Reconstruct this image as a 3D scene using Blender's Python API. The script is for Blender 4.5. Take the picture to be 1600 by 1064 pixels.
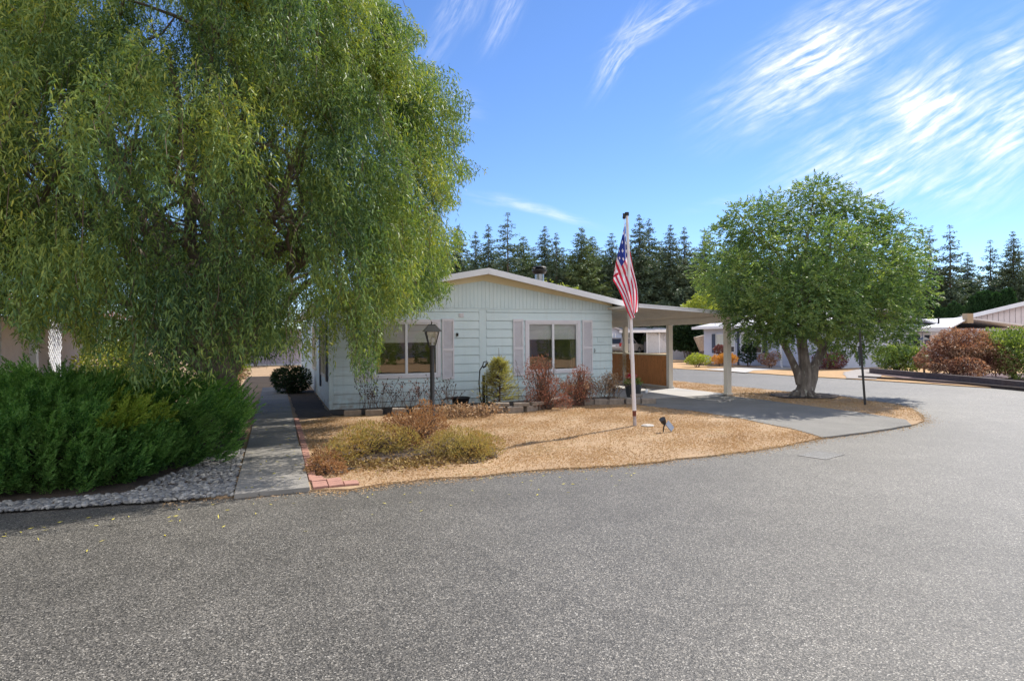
import bpy, bmesh, math, random
import numpy as np
from mathutils import Vector, Matrix
for _o in list(bpy.data.objects): bpy.data.objects.remove(_o)
scene = bpy.context.scene
R = math.radians
# ------------------------------------------------------------------ camera
FPX = 940.0; EYE = 1.6; ROLL = 0.0075
cam_data = bpy.data.cameras.new('camera'); cam = bpy.data.objects.new('camera', cam_data)
scene.collection.objects.link(cam); scene.camera = cam
cam_data.sensor_width = 36; cam_data.lens = 36 * FPX / 1600
cam_data.clip_start = 0.05; cam_data.clip_end = 3000; cam_data.shift_y = -0.0006
cam.matrix_world = Matrix.Translation((0, 0, EYE)) @ Matrix.Rotation(R(90), 4, 'X') @ Matrix.Rotation(-math.atan(ROLL), 4, 'Z')
# ------------------------------------------------------------------ light
SUN_EL, SUN_AZ = R(50), R(45)           # azimuth measured from +Y towards +X
sd = Vector((math.sin(SUN_AZ) * math.cos(SUN_EL), math.cos(SUN_AZ) * math.cos(SUN_EL), math.sin(SUN_EL)))
sun_data = bpy.data.lights.new('sun', 'SUN'); sun_data.energy = 4.0; sun_data.angle = R(0.5); sun_data.color = (1.0, 0.94, 0.84)
sun = bpy.data.objects.new('sun', sun_data); scene.collection.objects.link(sun)
sun.rotation_euler = sd.to_track_quat('Z', 'Y').to_euler(); sun.location = (0, 0, 40)
world = bpy.data.worlds.new('World'); scene.world = world; world.use_nodes = True
SKY_STRENGTH = 0.13
def build_world():
    nt = world.node_tree; N = nt.nodes; L = nt.links
    for n in list(N): N.remove(n)
    out = N.new('ShaderNodeOutputWorld'); bg = N.new('ShaderNodeBackground'); bg.inputs['Strength'].default_value = SKY_STRENGTH
    sky = N.new('ShaderNodeTexSky'); sky.sky_type = 'NISHITA'; sky.sun_disc = False
    sky.sun_elevation = SUN_EL; sky.sun_rotation = SUN_AZ; sky.altitude = 300; sky.air_density = 0.9; sky.dust_density = 0.0; sky.ozone_density = 3.0
    tc = N.new('ShaderNodeTexCoord'); sep = N.new('ShaderNodeSeparateXYZ'); L.new(tc.outputs['Generated'], sep.inputs[0])
    def math_(op, a, b=None, clamp=False):
        n = N.new('ShaderNodeMath'); n.operation = op; n.use_clamp = clamp
        for i, v in enumerate((a, b)):
            if v is None: continue
            if isinstance(v, (int, float)): n.inputs[i].default_value = v
            else: L.new(v, n.inputs[i])
        return n.outputs[0]
    ysafe = math_('MAXIMUM', sep.outputs[1], 0.02)
    X = math_('DIVIDE', sep.outputs[0], ysafe); Z = math_('DIVIDE', sep.outputs[2], ysafe)
    comb = N.new('ShaderNodeCombineXYZ'); L.new(X, comb.inputs[0]); L.new(Z, comb.inputs[1])
    # gentle warp for wispy, curved cirrus
    wn = N.new('ShaderNodeTexNoise'); wn.inputs['Scale'].default_value = 3.0; wn.inputs['Detail'].default_value = 3; L.new(comb.outputs[0], wn.inputs['Vector'])
    ws = N.new('ShaderNodeVectorMath'); ws.operation = 'SUBTRACT'; L.new(wn.outputs['Color'], ws.inputs[0]); ws.inputs[1].default_value = (0.5, 0.5, 0.5)
    wm = N.new('ShaderNodeVectorMath'); wm.operation = 'SCALE'; L.new(ws.outputs[0], wm.inputs[0]); wm.inputs['Scale'].default_value = 0.06
    wa = N.new('ShaderNodeVectorMath'); wa.operation = 'ADD'; L.new(comb.outputs[0], wa.inputs[0]); L.new(wm.outputs[0], wa.inputs[1])
    total = None
    # centre (tan azimuth, tan elevation), half length, half width, angle, strength, density threshold, streak scale
    streaks = [
        ((0.515, 0.465), 0.235, 0.085, 32, 1.3, 0.31, 9), ((0.67, 0.345), 0.27, 0.11, 31, 1.3, 0.31, 8),
        ((0.82, 0.38), 0.25, 0.14, 30, 1.15, 0.33, 8), ((0.69, 0.37), 0.2, 0.045, 26, .95, 0.27, 8), ((0.56, 0.50), 0.16, 0.03, 30, .95, 0.27, 8), ((0.78, 0.43), 0.16, 0.035, 34, .9, 0.28, 8), ((0.72, 0.255), 0.20, 0.035, 12, 0.9, 0.36, 10), ((0.80, 0.29), 0.2, 0.05, 18, 0.9, 0.38, 10),
        ((0.240, 0.53), 0.105, 0.024, 30, 1.0, 0.36, 14), ((0.185, 0.485), 0.10, 0.026, 62, 0.85, 0.38, 14), ((0.28, 0.555), 0.07, 0.015, 12, 0.55, 0.35, 16),
        ((-0.10, 0.54), 0.11, 0.030, 66, 0.42, 0.33, 14), ((0.0, 0.55), 0.09, 0.028, 60, 0.50, 0.33, 14), ((-0.055, 0.57), 0.09, 0.03, 50, 0.35, 0.3, 14),
        ((0.065, 0.212), 0.095, 0.010, -14, 0.75, 0.30, 18), ((-0.025, 0.235), 0.065, 0.013, -8, 0.4, 0.32, 16),
        ((-0.085, 0.385), 0.05, 0.04, -30, 0.22, 0.3, 10), ((0.42, 0.235), 0.13, 0.012, 8, 0.3, 0.35, 14)]
    cache = {}
    def noise_at(ang):
        k = min((30, 60, -10), key=lambda q: abs(q - ang))
        if k in cache: return cache[k]
        m2 = N.new('ShaderNodeMapping'); m2.vector_type = 'TEXTURE'; m2.inputs['Rotation'].default_value = (0, 0, R(k)); m2.inputs['Scale'].default_value = (1, 0.15, 1); L.new(wa.outputs[0], m2.inputs[0])
        no = N.new('ShaderNodeTexNoise'); no.inputs['Scale'].default_value = {30: 11, 60: 17, -10: 14}[k]; no.inputs['Detail'].default_value = 6; no.inputs['Roughness'].default_value = 0.62; no.inputs['Distortion'].default_value = 0.25
        L.new(m2.outputs[0], no.inputs['Vector']); cache[k] = no; return no
    for (c, hl, hw, ang, st, thr, sc) in streaks:
        ma = N.new('ShaderNodeMapping'); ma.vector_type = 'TEXTURE'; ma.inputs['Location'].default_value = (c[0], c[1], 0)
        ma.inputs['Rotation'].default_value = (0, 0, R(ang)); ma.inputs['Scale'].default_value = (hl, hw, 1); L.new(wa.outputs[0], ma.inputs[0])
        ln = N.new('ShaderNodeVectorMath'); ln.operation = 'LENGTH'; L.new(ma.outputs[0], ln.inputs[0])
        fall = N.new('ShaderNodeMapRange'); fall.interpolation_type = 'SMOOTHSTEP'; L.new(ln.outputs['Value'], fall.inputs[0])
        fall.inputs[1].default_value = 1.35; fall.inputs[2].default_value = 0.1; fall.inputs[3].default_value = 0; fall.inputs[4].default_value = 1
        no = noise_at(ang)
        mr = N.new('ShaderNodeMapRange'); L.new(no.outputs[0], mr.inputs[0]); mr.inputs[1].default_value = thr; mr.inputs[2].default_value = thr + 0.44; mr.inputs[3].default_value = 0; mr.inputs[4].default_value = st
        if 'puff' not in cache:
            pf = N.new('ShaderNodeTexNoise'); pf.inputs['Scale'].default_value = 7; pf.inputs['Detail'].default_value = 7; pf.inputs['Roughness'].default_value = .6; L.new(wa.outputs[0], pf.inputs['Vector'])
            pr = N.new('ShaderNodeMapRange'); L.new(pf.outputs[0], pr.inputs[0]); pr.inputs[1].default_value = .32; pr.inputs[2].default_value = .62; pr.inputs[3].default_value = .45; pr.inputs[4].default_value = 1.25; cache['puff'] = pr
        v = math_('MULTIPLY', math_('MULTIPLY', fall.outputs[0], mr.outputs[0]), cache['puff'].outputs[0])
        total = v if total is None else math_('MAXIMUM', total, v)
    front = math_('GREATER_THAN', sep.outputs[1], 0.05)
    up = math_('GREATER_THAN', sep.outputs[2], 0.0)
    total = math_('MULTIPLY', math_('MULTIPLY', total, front), up)
    total = math_('POWER', math_('MULTIPLY', total, 0.96, True), 1.25)
    # unseen bright cloud veil, added behind the viewer to brighten the shaded front wall
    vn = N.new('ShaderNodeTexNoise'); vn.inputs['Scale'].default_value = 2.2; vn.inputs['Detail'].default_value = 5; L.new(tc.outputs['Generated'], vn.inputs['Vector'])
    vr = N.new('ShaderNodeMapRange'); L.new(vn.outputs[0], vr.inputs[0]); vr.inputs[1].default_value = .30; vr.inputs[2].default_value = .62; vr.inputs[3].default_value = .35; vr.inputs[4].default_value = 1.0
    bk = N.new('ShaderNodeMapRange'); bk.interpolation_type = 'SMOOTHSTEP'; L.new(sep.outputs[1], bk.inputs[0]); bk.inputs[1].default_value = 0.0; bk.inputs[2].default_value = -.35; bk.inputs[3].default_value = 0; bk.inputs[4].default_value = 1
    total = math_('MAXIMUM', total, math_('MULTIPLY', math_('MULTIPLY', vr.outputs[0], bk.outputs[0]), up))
    hsv = N.new('ShaderNodeHueSaturation'); hsv.inputs['Saturation'].default_value = 1.08; hsv.inputs['Value'].default_value = 1.0; L.new(sky.outputs[0], hsv.inputs['Color']); tn = N.new('ShaderNodeMixRGB'); tn.blend_type = 'MULTIPLY'; tn.inputs[0].default_value = 1; L.new(hsv.outputs[0], tn.inputs[1]); tn.inputs[2].default_value = (.71, .745, .86, 1)
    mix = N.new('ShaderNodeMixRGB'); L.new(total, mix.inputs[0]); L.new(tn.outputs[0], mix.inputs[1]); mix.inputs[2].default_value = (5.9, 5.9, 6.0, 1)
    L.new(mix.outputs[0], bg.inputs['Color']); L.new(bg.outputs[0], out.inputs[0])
build_world()
vs = scene.view_settings; vs.view_transform = 'Standard'; vs.look = 'None'; vs.exposure = 0.82; vs.gamma = 1.0; vs.use_curve_mapping = False
scene.display_settings.display_device = 'sRGB'
scene.cycles.max_bounces = 7; scene.cycles.diffuse_bounces = 3; scene.cycles.transparent_max_bounces = 12
scene.cycles.use_denoising = True
# ------------------------------------------------------------------ frames: plot axes u (along the front wall) and v (into the plot)
ANG = R(21.5); CA, SA = math.cos(ANG), math.sin(ANG); OX, OY = -4.18, 13.79
def H(u, v, z=0.0): return Vector((OX + u * CA - v * SA, OY + u * SA + v * CA, z))
def UV(p): x, y = p[0] - OX, p[1] - OY; return (x * CA + y * SA, -x * SA + y * CA)
def _lv(px, py): dx, dy = px - 800, 531 - py; return dx + ROLL * dy, dy - ROLL * dx
def G(px, py, z=0.0):
    X, Z = _lv(px, py); d = FPX * (z - EYE) / Z; return Vector((X / FPX * d, d, z))
def P(px, py, d):
    X, Z = _lv(px, py); return Vector((X / FPX * d, d, EYE + Z * d / FPX))
def PV(px, py, v=0.0):      # (u, z) on the plane v = const
    X, Z = _lv(px, py); k = X / FPX; ox = OX - v * SA; oy = OY + v * CA
    t = (k * oy - ox) / (CA - k * SA); return t, EYE + Z * (oy + t * SA) / FPX
def PU(px, py, u):          # (v, z) on the plane u = const
    X, Z = _lv(px, py); k = X / FPX; ox = OX + u * CA; oy = OY + u * SA
    t = (ox - k * oy) / (k * CA + SA); return t, EYE + Z * (oy + t * CA) / FPX
# ------------------------------------------------------------------ builders
class MB:
    def __init__(s): s.v = []; s.f = []; s.mi = []
    def face(s, pts, m=0):
        b = len(s.v); s.v += [tuple(p) for p in pts]; s.f.append(tuple(range(b, b + len(pts)))); s.mi.append(m); return s
    def hexa(s, p, m=0):    # p: 8 points, bottom 4 ccw, top 4
        b = len(s.v); s.v += [tuple(q) for q in p]
        for f in ((3, 2, 1, 0), (4, 5, 6, 7), (0, 1, 5, 4), (1, 2, 6, 5), (2, 3, 7, 6), (3, 0, 4, 7)):
            s.f.append(tuple(b + i for i in f)); s.mi.append(m)
        return s
    def box(s, x0, x1, y0, y1, z0, z1, m=0):
        return s.hexa([(x0, y0, z0), (x1, y0, z0), (x1, y1, z0), (x0, y1, z0), (x0, y0, z1), (x1, y0, z1), (x1, y1, z1), (x0, y1, z1)], m)
    def bar(s, a, b, w, h=None, m=0, up=(0, 0, 1)):
        a = Vector(a); b = Vector(b); h = h or w; d = (b - a).normalized(); upv = Vector(up)
        if abs(d.dot(upv)) > .97: upv = Vector((1, 0, 0))
        r = d.cross(upv).normalized() * (w / 2); t = r.cross(d).normalized() * (h / 2)
        return s.hexa([a - r - t, a + r - t, b + r - t, b - r - t, a - r + t, a + r + t, b + r + t, b - r + t], m)
    def tube(s, pts, rad, n=8, m=0, cap=True):
        pts = [Vector(p) for p in pts]
        if isinstance(rad, (int, float)): rad = [rad] * len(pts)
        b = len(s.v); ref = Vector((0.13, 0.97, 0.21))
        for i, p in enumerate(pts):
            d = (pts[min(i + 1, len(pts) - 1)] - pts[max(i - 1, 0)]).normalized()
            if abs(d.dot(ref)) > .95: ref = Vector((1, 0, .1)).normalized()
            x = d.cross(ref).normalized(); y = x.cross(d).normalized()
            for k in range(n):
                a = 2 * math.pi * k / n; s.v.append(tuple(p + (x * math.cos(a) + y * math.sin(a)) * rad[i]))
        for i in range(len(pts) - 1):
            for k in range(n):
                k2 = (k + 1) % n; s.f.append((b + i * n + k, b + i * n + k2, b + (i + 1) * n + k2, b + (i + 1) * n + k)); s.mi.append(m)
        if cap:
            s.f.append(tuple(b + k for k in range(n))[::-1]); s.mi.append(m)
            s.f.append(tuple(b + (len(pts) - 1) * n + k for k in range(n))); s.mi.append(m)
        return s
    def lathe(s, c, prof, n=20, m=0):   # prof: (r, z)
        b = len(s.v)
        for r, z in prof:
            for k in range(n):
                a = 2 * math.pi * (k + .5) / n; s.v.append((c[0] + r * math.cos(a), c[1] + r * math.sin(a), c[2] + z))
        for i in range(len(prof) - 1):
            for k in range(n):
                k2 = (k + 1) % n; s.f.append((b + i * n + k, b + i * n + k2, b + (i + 1) * n + k2, b + (i + 1) * n + k)); s.mi.append(m)
        s.f.append(tuple(b + k for k in range(n))[::-1]); s.mi.append(m)
        s.f.append(tuple(b + (len(prof) - 1) * n + k for k in range(n))); s.mi.append(m)
        return s
    def build(s, name, mat, parent=None, smooth=False, bevel=0, **kw):
        me = bpy.data.meshes.new(name); me.from_pydata(s.v, [], s.f)
        mats = mat if isinstance(mat, (list, tuple)) else [mat]
        for x in mats: me.materials.append(x)
        if len(mats) > 1: me.polygons.foreach_set('material_index', s.mi)
        if smooth: me.polygons.foreach_set('use_smooth', [True] * len(me.polygons))
        me.update(); o = bpy.data.objects.new(name, me); scene.collection.objects.link(o)
        if parent: o.parent = parent
        if bevel:
            md = o.modifiers.new('bevel', 'BEVEL'); md.width = bevel; md.segments = 2; md.limit_method = 'ANGLE'
        if smooth:
            md = o.modifiers.new('edge', 'EDGE_SPLIT'); md.split_angle = R(42)
        if kw: tag(o, **kw)
        return o
def tag(o, label=None, cat=None, group=None, kind=None):
    if label: o['label'] = label
    if cat: o['category'] = cat
    if group: o['group'] = group
    if kind: o['kind'] = kind
    return o
def thing(name, label, cat, loc=(0, 0, 0), rz=0.0, group=None):
    o = bpy.data.objects.new(name, None); scene.collection.objects.link(o); o.location = loc; o.rotation_euler = (0, 0, rz)
    o.empty_display_size = 0.2
    return tag(o, label, cat, group)
def copy_tree(o, parent=None, name=None):
    c = o.copy(); scene.collection.objects.link(c); c.parent = parent
    for ch in list(o.children): copy_tree(ch, c)
    return c
def dup(o, loc, rz=None, sc=None, label=None, group=None):
    c = copy_tree(o); c.location = loc
    if rz is not None: c.rotation_euler = (0, 0, rz)
    if sc is not None: c.scale = sc if hasattr(sc, '__len__') else (sc, sc, sc)
    if label: c['label'] = label
    if group: c['group'] = group
    return c
def npmesh(name, V, nper, mat, parent=None, **kw):   # V: (N, nper, 3) separate faces
    V = np.asarray(V, dtype=np.float32); n = V.shape[0]
    me = bpy.data.meshes.new(name); me.vertices.add(n * nper); me.vertices.foreach_set('co', V.reshape(-1))
    me.loops.add(n * nper); me.loops.foreach_set('vertex_index', np.arange(n * nper, dtype=np.int32))
    me.polygons.add(n); me.polygons.foreach_set('loop_start', np.arange(0, n * nper, nper, dtype=np.int32))
    try: me.polygons.foreach_set('loop_total', np.full(n, nper, dtype=np.int32))
    except Exception: pass
    me.materials.append(mat); me.update(); me.validate()
    o = bpy.data.objects.new(name, me); scene.collection.objects.link(o)
    if parent: o.parent = parent
    if kw: tag(o, **kw)
    return o
rng = np.random.default_rng(7); random.seed(5)
def nrm(a): return a / np.maximum(np.linalg.norm(a, axis=-1, keepdims=True), 1e-9)
def leaves(P0, D, length, width, roll=None, bend=0.0, fat=0.45):
    """pointed leaf quads from base points P0 along D"""
    P0 = np.asarray(P0); D = nrm(np.asarray(D)); n = len(P0)
    r = rng.normal(size=(n, 3)) if roll is None else roll
    S = nrm(np.cross(D, r)); L = np.broadcast_to(np.asarray(length), (n,))[:, None]; W = np.broadcast_to(np.asarray(width), (n,))[:, None]
    mid = P0 + D * L * fat; tip = P0 + D * L
    if bend: tip = tip + np.array([0, 0, -1.0]) * L * bend
    return np.stack([P0, mid + S * W / 2, tip, mid - S * W / 2], axis=1)
def vnoise(p, f, seed=0):
    """cheap smooth pseudo noise in 3d, about -1..1"""
    p = np.asarray(p) * f; s = seed * 1.7
    return (np.sin(p[..., 0] * 1.3 + p[..., 1] * .7 + s) + np.sin(p[..., 1] * 1.9 - p[..., 2] * 1.1 + 2 + s) + np.sin(p[..., 2] * 1.7 + p[..., 0] * .9 + 4 + s) + np.sin((p[..., 0] - p[..., 1] + p[..., 2]) * 2.3 + s)) / 4
_O = 'first second third fourth fifth sixth seventh eighth ninth tenth eleventh twelfth thirteenth fourteenth fifteenth sixteenth seventeenth eighteenth nineteenth twentieth'.split()
def nth(i): return _O[i % 60] if i < 20 else 'thirtieth' if i == 29 else 'fortieth' if i == 39 else 'fiftieth' if i == 49 else ('twenty-', 'thirty-', 'forty-', 'fifty-')[(i - 20) // 10] + _O[(i - 20) % 10]
# ------------------------------------------------------------------ materials
def newmat(name):
    m = bpy.data.materials.new(name); m.use_nodes = True; nt = m.node_tree
    for n in list(nt.nodes): nt.nodes.remove(n)
    out = nt.nodes.new('ShaderNodeOutputMaterial'); b = nt.nodes.new('ShaderNodeBsdfPrincipled'); nt.links.new(b.outputs[0], out.inputs[0])
    return m, nt, b, out
def c4(c): return (c[0], c[1], c[2], 1)
def pm(name, c1, c2=None, scale=8.0, rough=0.7, bump=0.0, bscale=60.0, metal=0.0, spec=0.4, detail=5, stretch=None, speck=None):
    m, nt, b, out = newmat(name); N = nt.nodes; L = nt.links
    c2 = c2 or tuple(x * .82 for x in c1)
    tc = N.new('ShaderNodeTexCoord'); vec = tc.outputs['Object']
    if stretch:
        mp = N.new('ShaderNodeMapping'); mp.inputs['Scale'].default_value = stretch; L.new(vec, mp.inputs[0]); vec = mp.outputs[0]
    no = N.new('ShaderNodeTexNoise'); no.inputs['Scale'].default_value = scale; no.inputs['Detail'].default_value = detail; no.inputs['Roughness'].default_value = .62; L.new(vec, no.inputs['Vector'])
    mr = N.new('ShaderNodeMapRange'); mr.inputs[1].default_value = .32; mr.inputs[2].default_value = .68; L.new(no.outputs[0], mr.inputs[0])
    mx = N.new('ShaderNodeMixRGB'); mx.inputs[1].default_value = c4(c1); mx.inputs[2].default_value = c4(c2); L.new(mr.outputs[0], mx.inputs[0]); col = mx.outputs[0]
    if speck:   # (colour, scale, threshold)
        n2 = N.new('ShaderNodeTexNoise'); n2.inputs['Scale'].default_value = speck[1]; n2.inputs['Detail'].default_value = 3; L.new(vec, n2.inputs['Vector'])
        r2 = N.new('ShaderNodeMapRange'); r2.inputs[1].default_value = speck[2]; r2.inputs[2].default_value = speck[2] + .08; L.new(n2.outputs[0], r2.inputs[0])
        m2 = N.new('ShaderNodeMixRGB'); L.new(r2.outputs[0], m2.inputs[0]); L.new(col, m2.inputs[1]); m2.inputs[2].default_value = c4(speck[0]); col = m2.outputs[0]
    L.new(col, b.inputs['Base Color']); b.inputs['Roughness'].default_value = rough; b.inputs['Metallic'].default_value = metal; b.inputs['Specular IOR Level'].default_value = spec
    if bump:
        bn = N.new('ShaderNodeTexNoise'); bn.inputs['Scale'].default_value = bscale; bn.inputs['Detail'].default_value = 4; L.new(vec, bn.inputs['Vector'])
        bu = N.new('ShaderNodeBump'); bu.inputs['Strength'].default_value = bump; bu.inputs['Distance'].default_value = 0.02; L.new(bn.outputs[0], bu.inputs['Height']); L.new(bu.outputs[0], b.inputs['Normal'])
    return m
def leafmat(name, cols, trans=0.4, tcol=None, rough=0.55, clump=0.0, cscale=1.0, spec=0.25):
    m, nt, b, out = newmat(name); N = nt.nodes; L = nt.links
    geo = N.new('ShaderNodeNewGeometry'); ramp = N.new('ShaderNodeValToRGB'); el = ramp.color_ramp.elements
    el[0].position = 0; el[0].color = c4(cols[0]); el[1].position = 1; el[1].color = c4(cols[-1])
    for i, c in enumerate(cols[1:-1]): e = el.new((i + 1) / (len(cols) - 1)); e.color = c4(c)
    fac = geo.outputs['Random Per Island']
    if clump:
        tc = N.new('ShaderNodeTexCoord'); no = N.new('ShaderNodeTexNoise'); no.inputs['Scale'].default_value = cscale; no.inputs['Detail'].default_value = 2; L.new(tc.outputs['Object'], no.inputs['Vector'])
        mr = N.new('ShaderNodeMapRange'); mr.inputs[1].default_value = .35; mr.inputs[2].default_value = .65; L.new(no.outputs[0], mr.inputs[0])
        mx = N.new('ShaderNodeMixRGB'); mx.inputs[0].default_value = clump; L.new(fac, mx.inputs[1]); L.new(mr.outputs[0], mx.inputs[2]); fac = mx.outputs[0]
    L.new(fac, ramp.inputs[0]); L.new(ramp.outputs[0], b.inputs['Base Color']); b.inputs['Roughness'].default_value = rough; b.inputs['Specular IOR Level'].default_value = spec
    if trans:
        tr = N.new('ShaderNodeBsdfTranslucent'); mc = N.new('ShaderNodeMixRGB'); mc.blend_type = 'MULTIPLY'; mc.inputs[0].default_value = 1; L.new(ramp.outputs[0], mc.inputs[1]); mc.inputs[2].default_value = c4(tcol or (1.5, 1.5, .7)); L.new(mc.outputs[0], tr.inputs[0])
        ms = N.new('ShaderNodeMixShader'); ms.inputs[0].default_value = trans; L.new(b.outputs[0], ms.inputs[1]); L.new(tr.outputs[0], ms.inputs[2]); L.new(ms.outputs[0], out.inputs[0])
    return m
def glassmat(name, tint=(.82, .86, .86), refl=0.10):
    m, nt, b, out = newmat(name); N = nt.nodes; L = nt.links; N.remove(b)
    g = N.new('ShaderNodeBsdfGlossy'); g.inputs['Roughness'].default_value = 0.015; g.inputs[0].default_value = (1, 1, 1, 1)
    t = N.new('ShaderNodeBsdfTransparent'); t.inputs[0].default_value = c4(tint)
    lw = N.new('ShaderNodeLayerWeight'); lw.inputs[0].default_value = .35
    mr = N.new('ShaderNodeMapRange'); mr.inputs[3].default_value = refl; mr.inputs[4].default_value = .9; L.new(lw.outputs['Fresnel'], mr.inputs[0])
    no = N.new('ShaderNodeTexNoise'); no.inputs['Scale'].default_value = 1.3; bu = N.new('ShaderNodeBump'); bu.inputs['Strength'].default_value = .03; bu.inputs['Distance'].default_value = .05; L.new(no.outputs[0], bu.inputs['Height']); L.new(bu.outputs[0], g.inputs['Normal'])
    ms = N.new('ShaderNodeMixShader'); L.new(mr.outputs[0], ms.inputs[0]); L.new(t.outputs[0], ms.inputs[1]); L.new(g.outputs[0], ms.inputs[2]); L.new(ms.outputs[0], out.inputs[0])
    return m
M = {}
def aqua_mat():
    m = pm('aqua_paint', (.67, .80, .845), (.61, .75, .805), 2.2, .55, .12, 90); nt = m.node_tree; N = nt.nodes; L = nt.links; b = [n for n in N if n.type == 'BSDF_PRINCIPLED'][0]
    col = b.inputs['Base Color'].links[0].from_socket; tc = [n for n in N if n.type == 'TEX_COORD'][0]
    sp = N.new('ShaderNodeSeparateXYZ'); L.new(tc.outputs['Object'], sp.inputs[0])
    def layer(col, mapping, scale, lo, hi, zfrom, zto, c, amt):
        mp = N.new('ShaderNodeMapping'); mp.inputs['Scale'].default_value = mapping; L.new(tc.outputs['Object'], mp.inputs[0])
        no = N.new('ShaderNodeTexNoise'); no.inputs['Scale'].default_value = scale; no.inputs['Detail'].default_value = 6; L.new(mp.outputs[0], no.inputs['Vector'])
        r1 = N.new('ShaderNodeMapRange'); r1.inputs[1].default_value = lo; r1.inputs[2].default_value = hi; r1.inputs[3].default_value = 0; r1.inputs[4].default_value = amt; L.new(no.outputs[0], r1.inputs[0])
        r2 = N.new('ShaderNodeMapRange'); r2.inputs[1].default_value = zfrom; r2.inputs[2].default_value = zto; r2.inputs[3].default_value = 1; r2.inputs[4].default_value = 0; L.new(sp.outputs[2], r2.inputs[0])
        mu = N.new('ShaderNodeMath'); mu.operation = 'MULTIPLY'; L.new(r1.outputs[0], mu.inputs[0]); L.new(r2.outputs[0], mu.inputs[1])
        mx = N.new('ShaderNodeMixRGB'); L.new(mu.outputs[0], mx.inputs[0]); L.new(col, mx.inputs[1]); mx.inputs[2].default_value = c4(c); return mx.outputs[0]
    col = layer(col, (1, 1, 1), 7, .35, .7, .12, .5, (.33, .28, .23), .75)       # splashed dirt
    col = layer(col, (9, 9, .5), 1.2, .52, .75, 3.2, 3.6, (.48, .53, .54), .22)    # run-off streaks
    L.new(col, b.inputs['Base Color']); return m
M['aqua'] = aqua_mat()
M['aqua_side'] = M['aqua']
M['lilac'] = pm('lilac_trim_paint', (.74, .73, .78), (.68, .67, .73), 5, .55, .08, 80)
M['white'] = pm('white_paint', (.80, .82, .87), (.72, .74, .79), 3, .5, .05, 60)
M['cream'] = pm('cream_soffit_paint', (.80, .74, .55), (.72, .66, .46), 2, .6, .1, 40)
M['beige'] = pm('beige_post_paint', (.78, .73, .65), (.70, .65, .57), 3, .55, .1, 50)
M['shingle'] = pm('brown_roof_shingle', (.13, .085, .065), (.07, .05, .04), 20, .9, .5, 40)
M['dark'] = pm('dark_void', (.02, .02, .022), (.012, .012, .014), 4, .9)
M['black'] = pm('black_metal', (.018, .018, .02), (.03, .03, .03), 20, .42, .1, 80, spec=.5)
M['plastic'] = pm('black_plastic', (.012, .013, .016), (.02, .02, .02), 10, .5, .05, 50)
M['steel'] = pm('galvanised_steel', (.42, .43, .44), (.30, .31, .33), 12, .35, .05, 60, metal=.8)
M['blind'] = pm('window_blind', (.90, .90, .91), (.84, .85, .88), 1, .7, .05, 10, stretch=(1, 1, 14))
M['curtain'] = pm('curtain_cloth', (.35, .33, .30), (.22, .21, .20), 6, .8, stretch=(6, 6, .3))
M['glass'] = glassmat('window_glass')
M['glass_clear'] = glassmat('lamp_glass', (.92, .94, .95), .10)
M['wood'] = pm('orange_plywood', (.64, .27, .085), (.47, .18, .055), 3.0, .6, .15, 30, stretch=(1, 6, .8), speck=((.14, .05, .015), 9, .64))
M['block'] = pm('concrete_block', (.36, .30, .245), (.22, .185, .155), 9, .9, .6, 70)
M['brick'] = pm('red_paver', (.42, .22, .17), (.30, .16, .13), 10, .9, .5, 80)
M['bark'] = pm('tree_bark', (.20, .165, .135), (.085, .07, .06), 9, .9, 1.0, 22, stretch=(1, 1, .22))
M['bark2'] = pm('grey_lichen_bark', (.34, .30, .27), (.12, .10, .09), 7, .9, 1.0, 16, stretch=(1, 1, .3), speck=((.50, .50, .46), 13, .62))
M['twig'] = pm('dry_twig', (.16, .11, .08), (.09, .06, .05), 20, .9)
M['pebble'] = leafmat('river_pebble', [(.08, .08, .085), (.20, .20, .20), (.33, .32, .30), (.14, .135, .13), (.46, .44, .41)], 0, rough=.75)
M['soil'] = pm('dark_soil', (.09, .065, .05), (.045, .035, .03), 14, .95, .9, 40)
M['bluewall'] = pm('pale_blue_wall', (.50, .55, .68), (.45, .50, .63), 2, .6, .05, 40)
M['greywall'] = pm('grey_wall', (.36, .37, .42), (.30, .31, .36), 2, .6, .05, 40)
M['navy'] = pm('navy_shutter', (.05, .07, .12), (.035, .05, .09), 6, .5)
M['pink'] = pm('pink_beige_wall', (.72, .66, .67), (.66, .60, .62), 3, .65, .05, 40)
M['roofwhite'] = pm('white_metal_roof', (.74, .74, .78), (.62, .62, .67), 4, .5, .1, 30)
M['roofgrey'] = pm('grey_roof', (.50, .50, .53), (.40, .40, .44), 14, .7, .2, 40)
M['maroon'] = pm('maroon_shingle', (.12, .05, .05), (.07, .03, .035), 18, .9, .4, 40)
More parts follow.
